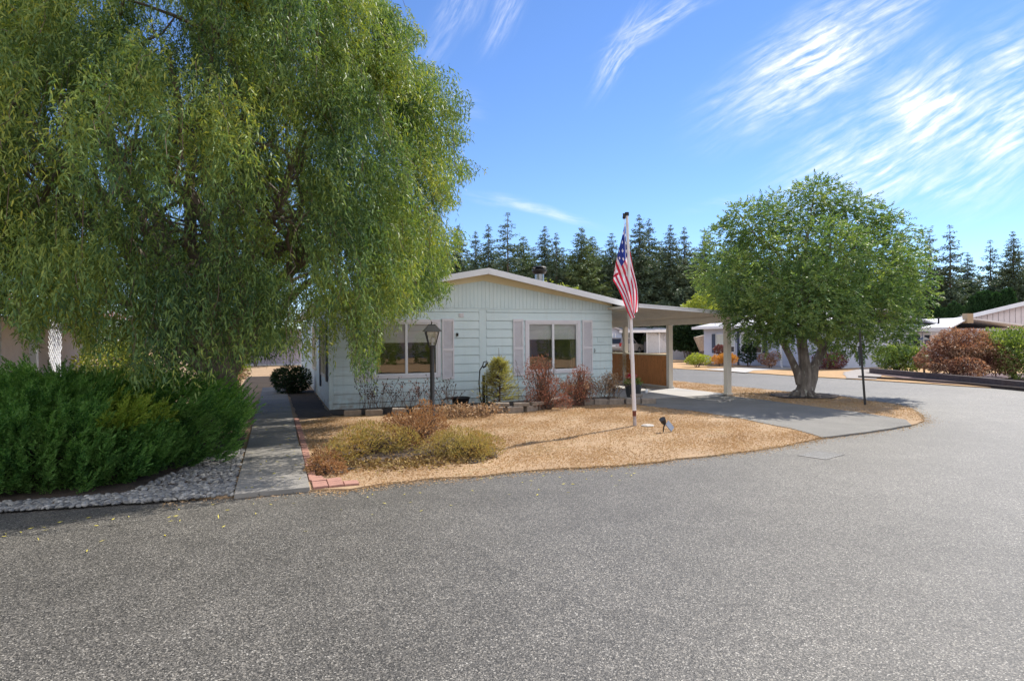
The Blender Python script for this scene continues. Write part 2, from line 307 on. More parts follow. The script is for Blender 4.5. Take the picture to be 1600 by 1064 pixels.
def asphalt_mat():
    m, nt, b, out = newmat('asphalt_aggregate'); N = nt.nodes; L = nt.links
    tc = N.new('ShaderNodeTexCoord'); V = tc.outputs['Object']
    vo = N.new('ShaderNodeTexVoronoi'); vo.inputs['Scale'].default_value = 150; L.new(V, vo.inputs['Vector'])
    sx = N.new('ShaderNodeSeparateXYZ'); L.new(vo.outputs['Color'], sx.inputs[0])
    rp = N.new('ShaderNodeValToRGB'); e = rp.color_ramp.elements; e[0].position = 0; e[0].color = (.017, .016, .0155, 1); e[1].position = 1; e[1].color = (.38, .36, .325, 1)
    for pos, c in ((.2, (.038, .036, .033)), (.5, (.080, .075, .068)), (.8, (.135, .126, .113)), (.94, (.22, .20, .17))): x = e.new(pos); x.color = c4(c)
    L.new(sx.outputs[0], rp.inputs[0])
    v2 = N.new('ShaderNodeTexVoronoi'); v2.inputs['Scale'].default_value = 85; L.new(V, v2.inputs['Vector'])
    s2 = N.new('ShaderNodeSeparateXYZ'); L.new(v2.outputs['Color'], s2.inputs[0])
    g2 = N.new('ShaderNodeMapRange'); g2.inputs[1].default_value = 0; g2.inputs[2].default_value = 1; g2.inputs[3].default_value = .82; g2.inputs[4].default_value = 1.2; L.new(s2.outputs[1], g2.inputs[0])
    # large wear patches, wheel tracks, pale dust
    n1 = N.new('ShaderNodeTexNoise'); n1.inputs['Scale'].default_value = .35; n1.inputs['Detail'].default_value = 6; n1.inputs['Roughness'].default_value = .6; L.new(V, n1.inputs['Vector'])
    g1 = N.new('ShaderNodeMapRange'); g1.inputs[1].default_value = .3; g1.inputs[2].default_value = .7; g1.inputs[3].default_value = .80; g1.inputs[4].default_value = 1.22; L.new(n1.outputs[0], g1.inputs[0])
    n3 = N.new('ShaderNodeTexNoise'); n3.inputs['Scale'].default_value = 2.4; n3.inputs['Detail'].default_value = 5; L.new(V, n3.inputs['Vector'])
    g3 = N.new('ShaderNodeMapRange'); g3.inputs[1].default_value = .3; g3.inputs[2].default_value = .7; g3.inputs[3].default_value = .88; g3.inputs[4].default_value = 1.1; L.new(n3.outputs[0], g3.inputs[0])
    def mul(a, c):
        x = N.new('ShaderNodeMath'); x.operation = 'MULTIPLY'; L.new(a, x.inputs[0]); L.new(c, x.inputs[1]); return x.outputs[0]
    f = mul(mul(g1.outputs[0], g2.outputs[0]), g3.outputs[0])
    # thin cracks
    n4 = N.new('ShaderNodeTexNoise'); n4.inputs['Scale'].default_value = .9; n4.inputs['Detail'].default_value = 4; L.new(V, n4.inputs['Vector'])
    wv = N.new('ShaderNodeVectorMath'); wv.operation = 'ADD'; L.new(V, wv.inputs[0]); L.new(n4.outputs['Color'], wv.inputs[1])
    vc = N.new('ShaderNodeTexVoronoi'); vc.feature = 'DISTANCE_TO_EDGE'; vc.inputs['Scale'].default_value = .17; L.new(wv.outputs[0], vc.inputs['Vector'])
    gc = N.new('ShaderNodeMapRange'); gc.inputs[1].default_value = .001; gc.inputs[2].default_value = .006; gc.inputs[3].default_value = .86; gc.inputs[4].default_value = 1; L.new(vc.outputs['Distance'], gc.inputs[0])
    f = mul(f, gc.outputs[0])
    # oil spots and grit drifts
    n5 = N.new('ShaderNodeTexNoise'); n5.inputs['Scale'].default_value = 1.1; n5.inputs['Detail'].default_value = 7; n5.inputs['Roughness'].default_value = .7; n5.inputs['Distortion'].default_value = .6; L.new(V, n5.inputs['Vector'])
    g5 = N.new('ShaderNodeMapRange'); g5.inputs[1].default_value = .66; g5.inputs[2].default_value = .76; g5.inputs[3].default_value = 1; g5.inputs[4].default_value = .66; L.new(n5.outputs[0], g5.inputs[0]); f = mul(f, g5.outputs[0])
    g6 = N.new('ShaderNodeMapRange'); g6.inputs[1].default_value = .36; g6.inputs[2].default_value = .24; g6.inputs[3].default_value = 1; g6.inputs[4].default_value = 1.3; L.new(n5.outputs[0], g6.inputs[0]); f = mul(f, g6.outputs[0])
    mx = N.new('ShaderNodeMixRGB'); mx.blend_type = 'MULTIPLY'; mx.inputs[0].default_value = 1; L.new(rp.outputs[0], mx.inputs[1])
    cb = N.new('ShaderNodeCombineXYZ'); [L.new(f, cb.inputs[i]) for i in range(3)]; L.new(cb.outputs[0], mx.inputs[2]); L.new(mx.outputs[0], b.inputs['Base Color'])
    b.inputs['Roughness'].default_value = .60; b.inputs['Specular IOR Level'].default_value = .42
    bu = N.new('ShaderNodeBump'); bu.inputs['Strength'].default_value = .35; bu.inputs['Distance'].default_value = .005; L.new(vo.outputs['Distance'], bu.inputs['Height']); L.new(bu.outputs[0], b.inputs['Normal'])
    return m
M['asphalt'] = asphalt_mat()
def lawn_mat(name, a, b_, c):
    m = pm(name, a, b_, 1.1, .95, .9, 55, detail=8, speck=(c, 7, .60)); return m
M['drylawn'] = lawn_mat('dry_lawn_soil', (.42, .29, .175), (.32, .215, .13), (.33, .25, .145))
M['farlawn'] = lawn_mat('far_dry_grass', (.50, .31, .16), (.38, .24, .12), (.30, .26, .11))
M['concrete'] = pm('weathered_concrete', (.30, .28, .255), (.20, .19, .175), 1.6, .9, .5, 120, detail=9, speck=((.12, .11, .10), 22, .63))
M['drive'] = pm('driveway_asphalt', (.235, .225, .205), (.17, .162, .15), 1.4, .9, .6, 150, detail=9, speck=((.36, .35, .34), 90, .6))
M['slab'] = pm('carport_concrete', (.44, .42, .40), (.34, .33, .315), 1.2, .85, .3, 90, detail=7)
def sheet(name, poly, z, mat, kind='structure', thick=0.0, jitter=0.0, seg=0.0):
    """flat sheet in plot coordinates (u, v) with optional skirt and wobbly outline"""
    pts = []
    for i, a in enumerate(poly):
        b = poly[(i + 1) % len(poly)]; L_ = math.hypot(b[0] - a[0], b[1] - a[1]); n = max(1, int(L_ / seg)) if (seg and L_ < 25) else 1
        for k in range(n):
            t = k / n; p = [a[0] + (b[0] - a[0]) * t, a[1] + (b[1] - a[1]) * t]
            if jitter: p[0] += random.uniform(-jitter, jitter); p[1] += random.uniform(-jitter, jitter)
            pts.append(H(p[0], p[1], z))
    bm = bmesh.new(); vs_ = [bm.verts.new(p) for p in pts]; f = bm.faces.new(vs_)
    if f.normal.z < 0: f.normal_flip()
    if thick:
        n = len(vs_); low = [bm.verts.new((v.co.x, v.co.y, z - thick)) for v in vs_]
        for i in range(n): bm.faces.new((vs_[i], vs_[(i + 1) % n], low[(i + 1) % n], low[i]))
    bmesh.ops.triangulate(bm, faces=[f]); bmesh.ops.recalc_face_normals(bm, faces=bm.faces)
    me = bpy.data.meshes.new(name); bm.to_mesh(me); bm.free(); me.materials.append(mat)
    o = bpy.data.objects.new(name, me); scene.collection.objects.link(o); tag(o, kind=kind)
    return o
sheet('ground', [(-900, -700), (900, -700), (900, 900), (-900, 900)], -.05, M['farlawn'])
sheet('road', [(-90, -15.5), (60, -15.5), (60, -7.0), (19.3, -3.0), (19.0, 90), (8, 90), (8, -2), (-90, -2)], 0.0, M['asphalt'])
LOT = [(-60, -6.6), (-12, -6.9), (-3.7, -7.12), (-2.55, -7.32), (-1.6, -7.52), (-.75, -7.62), (-.42, -7.72), (-.05, -7.62), (.54, -7.6), (1.06, -7.67), (1.93, -7.67), (2.8, -7.83), (3.74, -7.8), (5.1, -7.72), (6.0, -7.55), (6.85, -7.3),
       (8.0, -7.2), (9.4, -6.95), (10.2, -6.65), (11.0, -6.0), (11.9, -5.2), (12.4, -4.5), (12.55, -3.7), (12.9, -2.6), (12.85, .5), (12.75, 4.34), (13.0, 60), (-60, 60)]
sheet('lawn_ground', LOT, .022, M['drylawn'], thick=.03, jitter=.035, seg=.22)
sheet('driveway', [(6.95, -2.5), (7.28, -3.6), (7.32, -5.0), (7.2, -5.9), (7.15, -6.5), (6.85, -7.33), (8.0, -7.22), (9.4, -6.98), (9.95, -6.5), (10.2, -5.4), (10.36, -2.2), (10.36, -1.0), (6.95, -1.0)], .032, M['drive'], thick=.03, jitter=.012, seg=.3)
sheet('carport_floor', [(7.46, -.99), (10.62, -.99), (10.62, 14), (7.46, 14)], .045, M['slab'], thick=.04)
sheet('lawn_across_road', [(60, -7.2), (30, -5.5), (20.2, -3.6), (19.3, -2.4), (19.25, 2.0), (18.95, 4.3), (18.95, 7.2), (18.6, 12.3), (18.2, 60), (120, 120), (120, -7)], .03, M['farlawn'], thick=.04, jitter=.05, seg=.4)
sheet('lawn_behind_road', [(-90, -15.4), (90, -15.4), (90, -60), (-90, -60)], .02, M['farlawn'])
def px_poly(l): return [UV(G(x, y)) for x, y in l]
sheet('gravel_drive', px_poly([(1322, 592.3), (1368, 594), (1385, 583), (1372, 576), (1345, 577), (1318, 583)]), .045, pm('grey_gravel', (.38, .35, .33), (.26, .24, .23), 12, .95, .8, 40, detail=9), jitter=.05, seg=.4)
sheet('concrete_path_across', px_poly([(1100, 578), (1166, 583.5), (1178, 580), (1262, 576.5), (1258, 573.5), (1190, 575), (1150, 575)]), .042, M['slab'], jitter=.02, seg=.5)
# concrete path: separate slabs with joints, one object (a path)
pb = MB(); v0 = -7.56
joints = [-7.64, -6.3, -4.9, -3.4, -1.9, -.2, 1.4, 3.0, 4.6, 6.2, 7.8]
for a, b_ in zip(joints[:-1], joints[1:]):
    l0, r0 = -1.56 - random.uniform(0, .015), -.84 + random.uniform(0, .015); dz = random.uniform(-.006, .006)
    pts = [H(l0, a + .012), H(r0, a + .012), H(r0, b_ - .012), H(l0, b_ - .012)]
    pb.hexa([p + Vector((0, 0, .0)) for p in pts] + [p + Vector((0, 0, .052 + dz)) for p in pts])
pb.build('path', M['concrete'], bevel=.006, kind='structure')
# pink brick edging of the path: individual pavers
pv = MB(); pv.box(-.078, .078, -.045, .045, 0, .03); paver = pv.build('paver', M['brick'], bevel=.006)
BRK = []
for i in range(34): BRK.append((-.775, -7.0 + i * .168, 90))
for r in range(3):
    for k in range(3 - (r > 1)): BRK.append((-.72 + k * .163 - r * .0, -7.56 + r * .097, 0))
for k in range(2): BRK.append((-.72 + k * .163, -7.27, 4))
BRK.append((-.74, -7.17, 2)); BRK.append((-.74, -7.075, 2))
first = True
for n, (u, v, rz) in enumerate(BRK):
    o = paver if first else paver.copy()
    if not first: scene.collection.objects.link(o)
    first = False
    o.location = H(u, v, .012 + random.uniform(0, .008)); o.rotation_euler = (random.uniform(-.02, .02), random.uniform(-.02, .02), ANG + R(rz + random.uniform(-2.5, 2.5)))
    tag(o, *((nth(n) + ' red brick paver counted from the road in the row along the concrete path', 'paver', 'single row of red pavers along the path') if n < 34 else (nth(n - 34) + ' red brick paver of the flared corner patch, counted from the road edge', 'paver', 'red pavers in the corner patch by the road')))
# ------------------------------------------------------------------ rocks between juniper and road (countless pebbles)
def pebbles():
    V = []; n = 5200
    for i in range(n):
        if random.random() < .6:
            u = random.uniform(-6.2, -1.58); w = .34 + .2 * max(0, (u + 3.6) / 2); v = -7.06 - .48 * min(1, (u + 5.6) / 3.6) + random.uniform(0, w)
        else:
            t = random.random(); u = -1.6 - random.random() ** 1.1 * 1.15 * (1 - t * .75); v = -7.42 + t * 2.6
        s = random.uniform(.012, .027) * (1.3 if random.random() < .15 else 1)
        c = np.array(H(u, v, .022 + s * .35)); a = random.uniform(0, 6.28)
        ax = np.array([math.cos(a), math.sin(a), random.uniform(-.3, .3)]) * s * random.uniform(1.0, 1.5); ay = np.array([-math.sin(a), math.cos(a), random.uniform(-.3, .3)]) * s; az = np.array([0, 0, 1]) * s * random.uniform(.5, .8)
        V.append((c, ax, ay, az))
    # low-poly ellipsoids: 6x4 rings welded per pebble
    nr, ns = 4, 7; verts = []; faces = []
    for c, ax, ay, az in V:
        b = len(verts)
        for i in range(nr + 1):
            th = math.pi * (.06 + .88 * i / nr)
            for k in range(ns):
                ph = 2 * math.pi * k / ns; j = 1 + random.uniform(-.07, .07)
                verts.append(c + (ax * math.cos(ph) * math.sin(th) + ay * math.sin(ph) * math.sin(th)) * j + az * math.cos(th))
        for i in range(nr):
            for k in range(ns):
                k2 = (k + 1) % ns; faces.append((b + i * ns + k, b + (i + 1) * ns + k, b + (i + 1) * ns + k2, b + i * ns + k2))
        faces.append(tuple(b + k for k in range(ns)))
    me = bpy.data.meshes.new('river_rock'); me.from_pydata([tuple(v) for v in verts], [], faces); me.materials.append(M['pebble']); me.polygons.foreach_set('use_smooth', [True] * len(me.polygons))
    o = bpy.data.objects.new('river_rock', me); scene.collection.objects.link(o); tag(o, 'smooth grey river stones spread between the green juniper and the road', 'gravel', kind='stuff')
pebbles()
# ------------------------------------------------------------------ dry grass blades
def inside(poly, u, v):
    x = u; y = v; c = np.zeros(len(u), bool); n = len(poly)
    for i in range(n):
        x1, y1 = poly[i]; x2, y2 = poly[(i + 1) % n]
        t = ((y1 > y) != (y2 > y)) & (x < (x2 - x1) * (y - y1) / ((y2 - y1) or 1e-9) + x1); c ^= t
    return c
def blades(name, poly, n, hgt, mat, label, excl=(), box=None):
    xs = [p[0] for p in poly]; ys = [p[1] for p in poly]
    u = rng.uniform(min(xs) if not box else box[0], max(xs) if not box else box[1], n); v = rng.uniform(min(ys) if not box else box[2], max(ys) if not box else box[3], n)
    k = inside(poly, u, v)
    for e in excl: k &= ~inside(e, u, v)
    pn = vnoise(np.stack([u, v, u * 0], -1), 2.3, 3); k &= rng.random(n) < .55 + .55 * pn
    u = u[k]; v = v[k]; n = len(u)
    p = np.stack([OX + u * CA - v * SA, OY + u * SA + v * CA, np.full(n, .015)], -1)
    d = rng.normal(size=(n, 3)) * .75; d[:, 2] = rng.uniform(.25, 1.1, n)
    roll = np.tile(np.array([[0, 1.0, 0]]), (n, 1)) + rng.normal(size=(n, 3)) * .8
    V = leaves(p, d, rng.uniform(.5, 1.15, n) * hgt, rng.uniform(.006, .013, n), roll, .25, .4)
    return npmesh(name, V, 4, mat, label=label, cat='grass', kind='stuff')
M['drygrass'] = leafmat('dry_grass_blade', [(.32, .205, .115), (.39, .26, .145), (.52, .35, .20), (.44, .29, .16), (.60, .44, .28), (.37, .29, .155)], .25, (1.2, 1.1, .8), .8, .6, .9)
LAWN = [(-.7, -6.9), (-.3, -7.7), (.54, -7.63), (1.06, -7.7), (1.93, -7.7), (2.8, -7.88), (3.74, -7.85), (5.1, -7.77), (6.0, -7.6), (6.9, -7.38), (7.2, -6.4), (7.3, -5.9), (7.4, -5.0), (7.3, -3.5), (7.0, -2.4), (7.3, -2.05), (5.0, -1.7), (3.5, -2.5), (3.0, -1.9), (-.1, -1.25), (-.7, -2.0)]
blades('dry_lawn', LAWN, 230000, .045, M['drygrass'], 'short parched tan lawn grass in front of the pale house')
STRIP = [(10.02, 4), (10.4, .7), (10.38, -2.2), (10.2, -5.4), (9.9, -6.6), (10.2, -6.7), (11.05, -6.05), (11.95, -5.2), (12.45, -4.5), (12.6, -3.7), (12.95, -2.6), (12.8, 4.3), (12.8, 9), (10.8, 9)]
blades('dry_verge', STRIP, 110000, .045, M['drygrass'], 'parched tan grass strip between the driveway and the side road')
# ------------------------------------------------------------------ main house
HOUSE = thing('mobile_home', 'pale aqua single-storey home with lilac shutters and a low gable roof', 'house', (OX, OY, 0), ANG)
W, DEEP, EAVE = 7.44, 16.0, 2.40; COURSE = .2142; Z0 = .15 - COURSE
def siding(mb, u0, u1, z0, z1):
    G_ = .013
    n0 = math.floor((z0 - .15) / COURSE + 1e-6)
    zb = .15 + n0 * COURSE
    while zb < z1 - 1e-4:
        a = max(zb, z0); b_ = min(zb + COURSE, z1)
        ya = -.016 * (1 - (a - zb) / COURSE) - .004; yb = -.016 * (1 - (b_ - zb) / COURSE) - .004
        if a == zb and b_ - a > .03:
            mb.box(u0, u1, .016, .06, a, a + G_); a += G_
        mb.hexa([(u0, ya, a), (u1, ya, a), (u1, .06, a), (u0, .06, a), (u0, yb, b_), (u1, yb, b_), (u1, .06, b_), (u0, .06, b_)])
        zb += COURSE
WIN = [(.93, 2.60, .70, 2.11), (4.85, 6.45, .71, 2.11)]
w = MB(); us = [0.0, WIN[0][0], WIN[0][1], 3.62]
siding(w, .07, WIN[0][0], .15, EAVE - .005); siding(w, WIN[0][0], WIN[0][1], .15, WIN[0][2]); siding(w, WIN[0][0], WIN[0][1], WIN[0][3], EAVE - .005); siding(w, WIN[0][1], 3.60, .15, EAVE - .005)
siding(w, 3.80, WIN[1][0], .15, EAVE - .005); siding(w, WIN[1][0], WIN[1][1], .15, WIN[1][2]); siding(w, WIN[1][0], WIN[1][1], WIN[1][3], EAVE - .005); siding(w, WIN[1][1], W - .0, .15, EAVE - .005)
w.box(.0, W, .0, .05, .02, .146)
w.box(3.605, 3.795, -.012, .06, .0, EAVE - .005)      # marriage-line board
w.box(-.02, .066, -.024, .06, 0, EAVE + .02)
w.build('front_wall', M['aqua'], HOUSE)
# gable with vertical grooved panels
g = MB(); ROOF = lambda u: 3.235 - .193 * abs(u - 3.72)
u = 0.0; wd = .102
while u < W - .001:
    a, b_ = u + .006, min(u + wd, W) - .001; g.hexa([(a, -.018, EAVE), (b_, -.018, EAVE), (b_, .05, EAVE), (a, .05, EAVE), (a, -.018, ROOF(a)), (b_, -.018, ROOF(b_)), (b_, .05, ROOF(b_)), (a, .05, ROOF(a))]); u += wd
g.face([(0, -.008, EAVE), (W, -.008, EAVE), (W, -.008, ROOF(W)), (3.72, -.008, ROOF(3.72)), (0, -.008, ROOF(0))])
g.box(0, W, -.024, -.002, EAVE - .03, EAVE - .004)
g.build('gable', M['aqua'], HOUSE)
# side and rear walls
s_ = MB()
zb = .15
while zb < EAVE - .01:
    b_ = min(zb + COURSE, EAVE)
    for (v0_, v1_) in ((0.065, .9), (2.3, 4.6), (6.2, DEEP)) if .75 < zb + .1 < 2.1 else ((.065, DEEP),):
        s_.hexa([(-.022, v0_, zb), (-.0, v0_, zb), (.0, v1_, zb), (-.022, v1_, zb), (-.006, v0_, b_), (.0, v0_, b_), (.0, v1_, b_), (-.006, v1_, b_)])
    zb += COURSE
s_.box(-.01, .0, .065, DEEP, 0, .15)
s_.build('side_wall', M['aqua'], HOUSE)
rb = MB(); rb.box(W - .06, W + .004, .062, DEEP, .0, EAVE); rb.box(.07, W - .07, DEEP - .05, DEEP, 0, EAVE); rb.build('rear_wall', M['aqua'], HOUSE)
ib = MB(); ib.face([(.07, .07, .3), (W - .07, .07, .3), (W - .07, 6, .3), (.07, 6, .3)]); ib.face([(.07, 4, .3), (W - .07, 4, .3), (W - .07, 4, 2.35), (.07, 4, 2.35)]); ib.face([(.07, .07, 2.35), (.07, 6, 2.35), (W - .07, 6, 2.35), (W - .07, .07, 2.35)])
ib.build('interior', pm('room_brown', (.16, .13, .10), (.10, .08, .07), 2, .8), HOUSE)
# roof: two pitched slabs with overhang, fascia, soffit, gutters
def roofz(u): return 3.355 - .193 * abs(u - 3.72)
OV, OH = -.40, .30
rf = MB()
for (a, b_) in ((-OH, 3.72), (3.72, W + OH)):
    rf.hexa([(a, OV + .03, roofz(a) - .05), (b_, OV + .03, roofz(b_) - .05), (b_, DEEP + .3, roofz(b_) - .05), (a, DEEP + .3, roofz(a) - .05), (a, OV + .03, roofz(a)), (b_, OV + .03, roofz(b_)), (b_, DEEP + .3, roofz(b_)), (a, DEEP + .3, roofz(a))])
for i in range(36):
    v_ = OV + .03 + i * .42
    for (a, b_) in ((-OH, 3.72), (3.72, W + OH)):
        rf.hexa([(a, v_, roofz(a)), (b_, v_, roofz(b_)), (b_, v_ + .2, roofz(b_)), (a, v_ + .2, roofz(a)), (a, v_, roofz(a) + .012), (b_, v_, roofz(b_) + .012), (b_, v_ + .2, roofz(b_) + .005), (a, v_ + .2, roofz(a) + .005)])
ROOFO = rf.build('roof', M['shingle'], HOUSE)
fa = MB()
for (a, b_) in ((-OH, 3.72), (3.72, W + OH)):
    fa.hexa([(a, OV - .03, roofz(a) - .135), (b_, OV - .03, roofz(b_) - .135), (b_, OV + .027, roofz(b_) - .135), (a, OV + .027, roofz(a) - .135), (a, OV - .03, roofz(a) + .012), (b_, OV - .03, roofz(b_) + .012), (b_, OV + .027, roofz(b_) + .012), (a, OV + .027, roofz(a) + .012)])
fa.bar((-OH - .03, OV, roofz(-OH) - .07), (-OH - .03, DEEP, roofz(-OH) - .07), .05, .13); fa.bar((W + OH + .03, OV, roofz(-OH) - .07), (W + OH + .03, DEEP, roofz(-OH) - .07), .05, .13)
fa.build('fascia', M['white'], ROOFO, bevel=.004)
so = MB()
for (a, b_) in ((-OH, 3.72), (3.72, W + OH)):
    so.hexa([(a, OV + .028, roofz(a) - .075), (b_, OV + .028, roofz(b_) - .075), (b_, -.02, roofz(b_) - .075), (a, -.02, roofz(a) - .075), (a, OV + .028, roofz(a) - .053), (b_, OV + .028, roofz(b_) - .053), (b_, -.02, roofz(b_) - .053), (a, -.02, roofz(a) - .053)])
so.box(-OH, -.02, -.02, DEEP, roofz(-OH) - .1, roofz(-OH) - .075); so.box(W + .01, W + OH, -.02, DEEP, roofz(-OH) - .1, roofz(-OH) - .075)
so.build('soffit', M['cream'], ROOFO)
fz_b = MB()
for (a, b_) in ((.0, 3.72), (3.72, W)):
    ha = .10 if a < 3.7 else .19; hb = .19 if a < 3.7 else .06
    fz_b.hexa([(a, -.034, roofz(a) - .078 - ha), (b_, -.034, roofz(b_) - .078 - hb), (b_, -.0185, roofz(b_) - .078 - hb), (a, -.0185, roofz(a) - .078 - ha), (a, -.034, roofz(a) - .077), (b_, -.034, roofz(b_) - .077), (b_, -.0185, roofz(b_) - .077), (a, -.0185, roofz(a) - .077)])
fz_b.build('frieze_board', M['cream'], HOUSE)
# chimney flue and small vents on the roof
u_, z_ = PV(843, 438, 2.5)
ch = MB(); ch.lathe((u_, 2.5, 0), [(.14, roofz(u_) - .05), (.14, 3.62)], 18); chim = ch.build('chimney', M['steel'], ROOFO, smooth=True)
cc = MB(); cc.lathe((u_, 2.5, 0), [(.15, 3.60), (.22, 3.66), (.235, 3.70), (.235, 3.74), (.10, 3.80), (.22, 3.80), (.2, 3.83), (.02, 3.86)], 18); cc.build('chimney_cap', M['black'], chim, smooth=True)
cv = MB(); cv.lathe((u_, 2.5, 0), [(.26, roofz(u_) - .03), (.15, roofz(u_) + .10)], 18); cv.build('flashing', M['steel'], chim, smooth=True)
vv = MB(); vv.tube([(2.35, 1.6, roofz(2.35) - .02), (2.35, 1.6, roofz(2.35) + .10)], .05, 12); vv.tube([(2.18, 1.6, roofz(2.3) + .12), (2.24, 1.6, roofz(2.3) + .17), (2.45, 1.6, roofz(2.3) + .17), (2.52, 1.6, roofz(2.3) + .12)], .03, 8); vv.build('roof_vent', M['black'], ROOFO)
# windows
def window(parent, u0, u1, z0, z1, v=0.0, fr=.085, mull=.06, blind=None, sill=True, fm='white', om='lilac', curtain=True):
    f = MB(); y0, y1 = v - .045, v + .03
    f.box(u0, u1, y0, y1, z1 - fr, z1); f.box(u0, u1, y0, y1, z0, z0 + fr); f.box(u0, u0 + fr, y0, y1, z0 + fr, z1 - fr); f.box(u1 - fr, u1, y0, y1, z0 + fr, z1 - fr)
    wn = f.build('window', M[om], parent, bevel=.004)
    a, b_, c, d = u0 + fr, u1 - fr, z0 + fr, z1 - fr; t = .03; f = MB(); y0, y1 = v - .03, v + .03
    f.box(a, b_, y0, y1, d - t, d - .0005); f.box(a, b_, y0, y1, c + .0005, c + t); f.box(a + .0005, a + t, y0, y1, c + t, d - t); f.box(b_ - t, b_ - .0005, y0, y1, c + t, d - t)
    m_ = (a + b_) / 2; f.box(m_ - mull / 2, m_ + mull / 2, y0, y1, c + t, d - t); f.build('frame', M[fm], wn, bevel=.003)
    g_ = MB(); g_.face([(a + t, v + .005, c + t), (m_ - mull / 2, v + .005, c + t), (m_ - mull / 2, v + .005, d - t), (a + t, v + .005, d - t)]); g_.build('pane', M['glass'], wn)
    g_ = MB(); g_.face([(m_ + mull / 2, v + .005, c + t), (b_ - t, v + .005, c + t), (b_ - t, v + .005, d - t), (m_ + mull / 2, v + .005, d - t)]); g_.build('pane', M['glass'], wn)
    if blind:
        bl = MB(); k = 0; z = blind; v = v - .03
        while z < d: bl.hexa([(a, v + .10, z), (b_, v + .10, z), (b_, v + .125, z + .006), (a, v + .125, z + .006), (a, v + .085, z + .03), (b_, v + .085, z + .03), (b_, v + .11, z + .036), (a, v + .11, z + .036)]); z += .034
        bl.build('blind', M['blind'], wn)
    if curtain:
        for (ca, cb) in ((a - .1, a + .16), (b_ - .12, b_ + .1)):
            n = 14; cu = MB()
            for i in range(n):
                x0 = ca + (cb - ca) * i / n; x1 = ca + (cb - ca) * (i + 1) / n; q0 = v + .22 + .03 * math.sin(i * 2.1); q1 = v + .22 + .03 * math.sin((i + 1) * 2.1)
                cu.face([(x0, q0, c - .1), (x1, q1, c - .1), (x1, q1, d), (x0, q0, d)])
            cu.build('curtain', M['curtain'], wn)
    return wn
w1 = window(HOUSE, *WIN[0], blind=1.55); w2 = window(HOUSE, *WIN[1], blind=1.60)
def shutter(u0, u1, z0, z1):
    m_ = MB(); y0, y1 = -.055, -.022; t = .035; zm = (z0 + z1) / 2 - .05
    m_.box(u0, u0 + t, y0, y1, z0, z1); m_.box(u1 - t, u1, y0, y1, z0, z1)
    for z in (z0, zm, z1 - .06): m_.box(u0 + t, u1 - t, y0, y1, z, z + .06)
    z = z0 + .065
    while z < z1 - .07:
        if not zm - .01 < z < zm + .06: m_.hexa([(u0 + t, -.048, z), (u1 - t, -.048, z), (u1 - t, -.03, z + .018), (u0 + t, -.03, z + .018), (u0 + t, -.046, z + .004), (u1 - t, -.046, z + .004), (u1 - t, -.028, z + .022), (u0 + t, -.028, z + .022)])
        z += .03
    m_.box(u0 + t, u1 - t, -.026, -.021, z0 + .06, z1 - .06)
    return m_.build('shutter', M['lilac'], HOUSE)
shutter(.59, .90, .64, 2.12); shutter(2.64, 2.94, .65, 2.13); shutter(4.51, 4.79, .68, 2.13); shutter(6.51, 6.81, .67, 2.12)
# side windows, small fixtures
def side_window(v0_, v1_, z0, z1):
    f = MB(); fr = .06
    for q in ((v0_, v1_, z1 - fr, z1), (v0_, v1_, z0, z0 + fr), (v0_, v0_ + fr, z0 + fr, z1 - fr), (v1_ - fr, v1_, z0 + fr, z1 - fr), ((v0_ + v1_) / 2 - .03, (v0_ + v1_) / 2 + .03, z0 + fr, z1 - fr)): f.box(-.045, .0, q[0], q[1], q[2], q[3])
    wn = f.build('window', M['beige'], HOUSE)
    g_ = MB(); g_.face([(-.02, v0_, z0), (-.02, v1_, z0), (-.02, v1_, z1), (-.02, v0_, z1)]); g_.build('pane', M['glass'], wn)
side_window(.85, 2.35, .72, 2.1); side_window(4.55, 6.25, .72, 2.1)
for _q in ((.35, .62, .65), (2.5, 2.78, .4)): dk = MB(); dk.box(-.055, -.02, _q[0], _q[1], _q[2], 2.15); dk.build('shutter', M['navy'], HOUSE)
fx = MB(); fx.box(3.0, 3.05, -.06, -.016, 1.70, 1.78); fx.lathe((3.025, -.07, 1.72), [(.012, 0), (.02, .02), (.012, .045)], 10); fx.build('outdoor_socket', M['black'], HOUSE)
fx = MB(); fx.box(3.08, 3.20, -.03, -.012, 2.17, 2.27)
for k in range(4): fx.box(3.09, 3.19, -.036, -.03, 2.18 + k * .022, 2.19 + k * .022)
fx.build('wall_vent', M['lilac'], HOUSE)
fx = MB(); fx.tube([(6.88, -.02, 1.34), (6.88, -.05, 1.33), (6.88, -.055, 1.28), (6.88, -.03, 1.25)], .008, 6); fx.build('hook', M['black'], HOUSE)
sk = MB(); sk.box(6.98, 7.18, -.030, -.012, 1.52, 1.64); sk.build('number_plate', M['aqua'], HOUSE)
# ------------------------------------------------------------------ carport
CP = thing('carport', 'flat-roofed beige carport attached to the right side of the aqua home', 'carport', (OX, OY, 0), ANG)
def cz(u): return 2.44 - .055 * (u - 7.3)
cr = MB(); u0, u1, a, b_ = 7.30, 10.72, -1.5, 13.5
cr.hexa([(u0, a, cz(u0) - .03), (u1, a, cz(u1) - .03), (u1, b_, cz(u1) - .03), (u0, b_, cz(u0) - .03), (u0, a, cz(u0) + .02), (u1, a, cz(u1) + .02), (u1, b_, cz(u1) + .02), (u0, b_, cz(u0) + .02)])
k = u0 + .2
while k < u1 - .05:
    cr.hexa([(k, a, cz(k) - .06), (k + .03, a, cz(k + .03) - .06), (k + .03, b_, cz(k + .03) - .06), (k, b_, cz(k) - .06), (k, a, cz(k) - .031), (k + .03, a, cz(k + .03) - .031), (k + .03, b_, cz(k + .03) - .031), (k, b_, cz(k) - .031)]); k += .30
cr.build('roof', M['beige'], CP)
